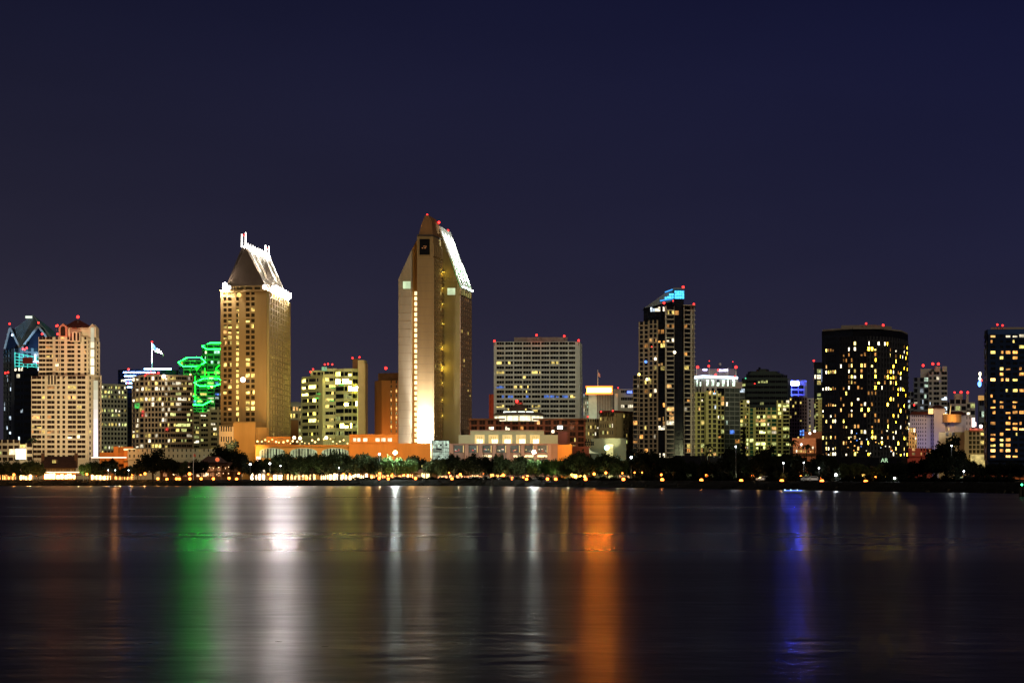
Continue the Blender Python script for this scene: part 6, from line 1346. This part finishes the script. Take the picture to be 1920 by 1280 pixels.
for k_, x_ in enumerate([52, 90, 150, 190, 225] + list(range(500, 1180, 30)) + list(range(1200, 1560, 45))):          # warm lamps in the stalls and low among the trunks
    lamp('POINT', (*pt(x_ + rs_.uniform(-6, 6), shoreD(x_) + 13 + rs_.uniform(0, 3)), 4.2), rs_.choice([900, 1500, 2200]) * (1 if x_ < 1190 else .25), rs_.choice([(1, .55, .2), (1, .75, .35), (.95, .95, .5)]), .3, name="park_lamp_light")
for k_, x_ in enumerate(range(494, 1200, 23)):
    if 786 < x_ < 812: continue
    TREES.append((x_ + rs_.uniform(-4, 4), 857 + rs_.uniform(-5, 7), 17 + rs_.uniform(0, 5), 33 + rs_.uniform(0, 8), 0 if k_ % 3 else 2, "dark rear" if k_ % 3 else "olive rear"))
labs = label_row([t_[0] for t_ in TREES], [t_[5] + " tree" for t_ in TREES])
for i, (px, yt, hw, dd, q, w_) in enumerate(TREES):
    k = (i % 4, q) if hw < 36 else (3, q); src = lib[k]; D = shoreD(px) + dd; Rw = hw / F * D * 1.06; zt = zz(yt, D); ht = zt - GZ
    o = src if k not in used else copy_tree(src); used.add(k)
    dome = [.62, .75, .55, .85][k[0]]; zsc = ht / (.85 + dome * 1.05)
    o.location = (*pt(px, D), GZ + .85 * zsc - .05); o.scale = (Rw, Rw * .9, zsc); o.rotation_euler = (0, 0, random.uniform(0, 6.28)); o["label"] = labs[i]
for k, o in lib.items():
    if k not in used:
        for c in list(o.children): bpy.data.objects.remove(c)
        bpy.data.objects.remove(o)

# low hedges that close the gaps at ground level
def hedge(x0, x1, h, dd, label, seed, col=0):
    rs = random.Random(seed); m = MB(); n = int((x1 - x0) * 9)
    for _ in range(n):
        px = rs.uniform(x0, x1); D = shoreD(px) + dd + rs.uniform(-1.2, 1.2); x, y = pt(px, D); z = GZ + rs.random() ** .8 * h * (.65 + .35 * math.sin(px * .31 + seed) + .2 * math.sin(px * .9))
        for _ in range(5):
            s = rs.uniform(.12, .26); a = Vector((rs.gauss(0, 1), rs.gauss(0, 1), rs.gauss(0, 1))).normalized(); b_ = a.orthogonal().normalized() * s; e = a.cross(b_).normalized() * s
            p = Vector((x + rs.uniform(-.4, .4), y + rs.uniform(-.4, .4), z + rs.uniform(-.2, .3))); m.v += [tuple(p - b_), tuple(p + e), tuple(p + b_), tuple(p - e)]; q = len(m.v); m.f.append((q - 4, q - 3, q - 2, q - 1)); m.m.append(0)
    o = m.build("hedge", leafm[col]); tag(o, label, "hedge", "hedges along the shore path")
hedge(660, 900, 1.0, 11.5, "clipped dark hedge along the bank below the tallest tower", 2)
hedge(900, 1200, 1.2, 12, "dark hedge along the bank below the pillared hall and the beige block", 3)
hedge(1200, 1560, 2.4, 16, "tall black hedge behind the shore lamps below the blue topped tower", 4)
hedge(1560, 1900, 1.6, 15, "black hedge along the bank below the black curved tower", 5)
hedge(1190, 1700, 4.5, 46, "deep black shrub belt behind the park below the olive condominiums", 6)

# palms
def palm(px, yt, D, label, lean=0, fr=15, r=2.6):
    rt = empty("palm_tree", (*pt(px, D), GZ), label, "palm tree"); x, y = pt(px, D); zt = zz(yt, D) - 1.2; rs = random.Random(int(px))
    g = MB(); prev = Vector((x, y, GZ))
    for k in range(1, 9): t_ = k / 8; c = Vector((x + lean * t_ * t_, y, GZ + (zt - GZ) * t_)); g.tube(prev, c, .30 - .12 * t_, .29 - .12 * t_, 7); prev = c
    g.build("trunk", bark, rt); top = prev
    for k in range(fr):
        a = 2 * math.pi * k / fr + rs.uniform(-.2, .2); up_ = rs.uniform(-.1, .95); g = MB(); pr = []
        for q in range(7):
            t_ = q / 6; d = r * t_; z = top.z + up_ * d * .9 - 1.25 * t_ * t_ * r * .6; pr.append((Vector((top.x + math.cos(a) * d, top.y + math.sin(a) * d, z)), Vector((-math.sin(a), math.cos(a), 0)) * (.42 * math.sin(math.pi * min(1, t_ * .85 + .12)))))
        for q in range(6):
            (p, s1), (p2, s2) = pr[q], pr[q + 1]; dz = Vector((0, 0, -.18)); g.add([p - s1 + dz, p, p + s1 + dz, p2 + s2 + dz, p2, p2 - s2 + dz], [(0, 1, 4, 5), (1, 2, 3, 4)])
        g.build("frond", leafm[2], rt)
palm(62, 818, 1000, "palm tree with a small crown before the cream condominium", 0, 17, 3.2)
palm(1322, 828, 560 + 230, "leaning palm below the olive pilastered condominium", 1.0, 15, 2.4)
palm(1329, 842, 770, "shorter palm right beside the leaning palm", .3, 13, 2.0)
palm(1486, 822, 820, "palm with a ragged crown before the low orange lit restaurant", 0, 17, 3.0)
palm(1512, 830, 815, "squat palm right of the ragged crowned palm", 0, 17, 2.8)
rt = empty("cypress_tree", (*pt(1395, 760), GZ), "tall thin black cypress like pole tree before the yellow green condominium", "tree"); g = MB(); g.tube((*pt(1395, 760), GZ), (*pt(1395, 760), zz(802, 760)), .35, .12, 7); g.build("trunk", bark, rt)
rs = random.Random(2); m = MB()
for _ in range(1500):
    t_ = rs.random(); z = GZ + 3 + (zz(800, 760) - GZ - 3) * t_; r = (.9 if t_ < .6 else .55) * (1 + .5 * math.sin(t_ * 26)) * (1.1 if .9 < t_ < .96 else 1) * rs.random(); a = rs.uniform(0, 6.28); p = Vector((X(1395, 760) + r * math.cos(a), 760 + r * math.sin(a), z)); n_ = Vector((rs.gauss(0, 1), rs.gauss(0, 1), rs.gauss(0, 1))).normalized(); b_ = n_.orthogonal().normalized() * .28; e = n_.cross(b_).normalized() * .28
    m.v += [tuple(p - b_), tuple(p + e), tuple(p + b_), tuple(p - e)]; q = len(m.v); m.f.append((q - 4, q - 3, q - 2, q - 1)); m.m.append(0)
m.build("foliage", leafm[0], rt)

# ------------------------------------------------------------------ parked cars
def car(colour, name_):
    r = empty("parked_car", (0, 0, 0), "x", "car", "cars parked in the shore car park"); pm = mat("car_paint_" + name_, colour, .35, .05, 1, .5)
    g = MB(); g.ext([(-2.2, -.88, .35), (2.2, -.88, .35), (2.25, -.88, .75), (1.25, -.88, .92), (.6, -.88, 1.42), (-1.1, -.88, 1.45), (-1.9, -.88, .98), (-2.25, -.88, .9)], (0, 1.76, 0)); g.build("body", pm, r)
    g = MB(); g.ext([(1.05, -.9, .95), (.55, -.9, 1.34), (-1.05, -.9, 1.36), (-1.7, -.9, .98)], (0, 1.8, 0)); g.build("side_windows", glass(), r)
    for x in (-1.4, 1.35):
        for y in (-.82, .82): g = MB(); g.tube((x, y - .12, .34), (x, y + .12, .34), .34, None, 12); w_ = g.build("wheel", mat("tyre", (.02, .02, .02)), r); ORG[w_.name] = (0, 0, 0); g = MB(); g.tube((x, y - .14, .34), (x, y + .14, .34), .18, None, 10); g.build("rim", mat("rim_metal", (.5, .5, .5), .3, .1, 1, .5), w_)
    for y in (-.6, .6): g = MB(); g.box((2.24, y, .62), (.06, .35, .16)); g.build("headlight", mat("headlight_glass", (.7, .7, .7), .2), r)
    return r
cp = [(760, "silver", (.5, .5, .5)), (742, "dark", (.05, .05, .06)), (884, "silver", None), (897, "white", (.75, .75, .75)), (913, "dark", None), (928, "silver", None), (941, "dark", None), (1009, "white", None), (1013.5, "silver", None), (968, "dark", None), (1431, "white", None), (1516, "silver", None), (1528, "white", None)]
cars = {}; labs = label_row([c[0] for c in cp], ["%s parked car" % {"silver": "silver grey", "dark": "black", "white": "white"}[c[1]] for c in cp])
for i, (px, nm, c) in enumerate(cp):
    if nm not in cars: cars[nm] = o = car(c, nm)
    else: o = copy_tree(cars[nm])
    D = shoreD(px) + 13.5 + (i % 3); o.location = (*pt(px, D), GZ + .02); o.rotation_euler = (0, 0, random.choice([0, math.pi]) + random.uniform(-.2, .2)); o["label"] = labs[i]

# small lit boat and the pile with its green light
B = Bld("motorboat", "low open motorboat with blue and white deck lights on the water", 505, 1488, "boat"); x, y = pt(1488, 505); B.root.location = (x, y, 0); ORG[B.root.name] = (x, y, 0)
g = MB(); L = 3.0; st_ = []
for k in range(9):
    t_ = -1 + k / 4; w_ = .85 * (1 - max(0, t_) ** 3) * (1 if t_ > -.9 else .85); st_.append([(x + L * t_, y - w_, .42 + .12 * max(0, t_)), (x + L * t_ * .95, y - w_ * .6, -.15), (x + L * t_ * .95, y + w_ * .6, -.15), (x + L * t_, y + w_, .42 + .12 * max(0, t_))])
for s__ in st_: g.v += s__
for k in range(8):
    for q in range(3): a = k * 4 + q; g.f.append((a, a + 4, a + 5, a + 1)); g.m.append(0)
g.f.append((0, 1, 2, 3)); g.m.append(0); B.part("hull", g, mat("hull_white", (.5, .52, .56), .4))
g = MB(); g.box((x - .4, y, .1), (3.6, 1.2, .28)); B.part("deck", g, mat("deck_grey", (.25, .25, .28)))
g = MB(); g.box((x + .5, y, .4), (.1, 1.1, .42)); B.part("windscreen", g, glass())
g = MB(); g.box((x - .2, y - .92, .38), (4.6, .06, .10)); B.part("blue_light_strip", g, glow("boat_blue", (.12, .25, 1), 4, .5, True))
for dx in (-2.3, -.8, .9): g = MB(); g.ball((x + dx, y - .5, .58), .12, None, 6, 4); B.part("deck_lamp", g, glow("boat_white", (.6, .8, 1), 5, 0, True))
B = Bld("channel_pile", "dark timber pile with a small green navigation light at the right edge of the water", 382, 1917, "channel marker"); x, y = pt(1917, 382); B.root.location = (x, y, 0); ORG[B.root.name] = (x, y, 0)
for dx, dy in ((-.32, 0), (.32, 0), (0, .45)): g = MB(); g.tube((x + dx * 1.5, y + dy * 1.5, -1.5), (x + dx, y + dy, 1.95), .30, .26, 9); B.part("pile", g, mat("tarred_timber", (.02, .017, .014), .9))
g = MB(); g.tube((x, y, 1.9), (x, y, 2.25), .10, None, 6); B.part("bracket", g, POLE)
g = MB(); g.ball((x - .1, y, 2.42), .2); B.part("green_lamp", g, glow("nav_green", (.05, 1, .35), 9, 0, True))

# wall sign on the dark frontage
B = Bld("wall_sign", "pale green lit two letter sign on the dark frontage below the black curved tower", 700, 1658, "sign")
cu = bpy.data.curves.new("sign_letters", 'FONT'); cu.body = "AR"; cu.size = 2.0; cu.extrude = .06; cu.align_x = 'CENTER'
t_o = bpy.data.objects.new("tmp_letters", cu); COL.objects.link(t_o); bpy.context.view_layer.update(); me = bpy.data.meshes.new_from_object(t_o.evaluated_get(bpy.context.evaluated_depsgraph_get())); bpy.data.objects.remove(t_o)
lo_ = bpy.data.objects.new("letters", me); COL.objects.link(lo_); me.materials.clear(); me.materials.append(glow("sign_mint", (.6, .95, .55), .9)); lo_.parent = B.root; lo_.location = (0, -.3, zz(866, 700) - GZ); lo_.rotation_euler = (math.radians(90), 0, 0)
g = MB(); g.box((X(1658, 700), 700.6, GZ), (16 / F * 700, .8, zz(857, 700) - GZ)); B.part("panel", g, black)
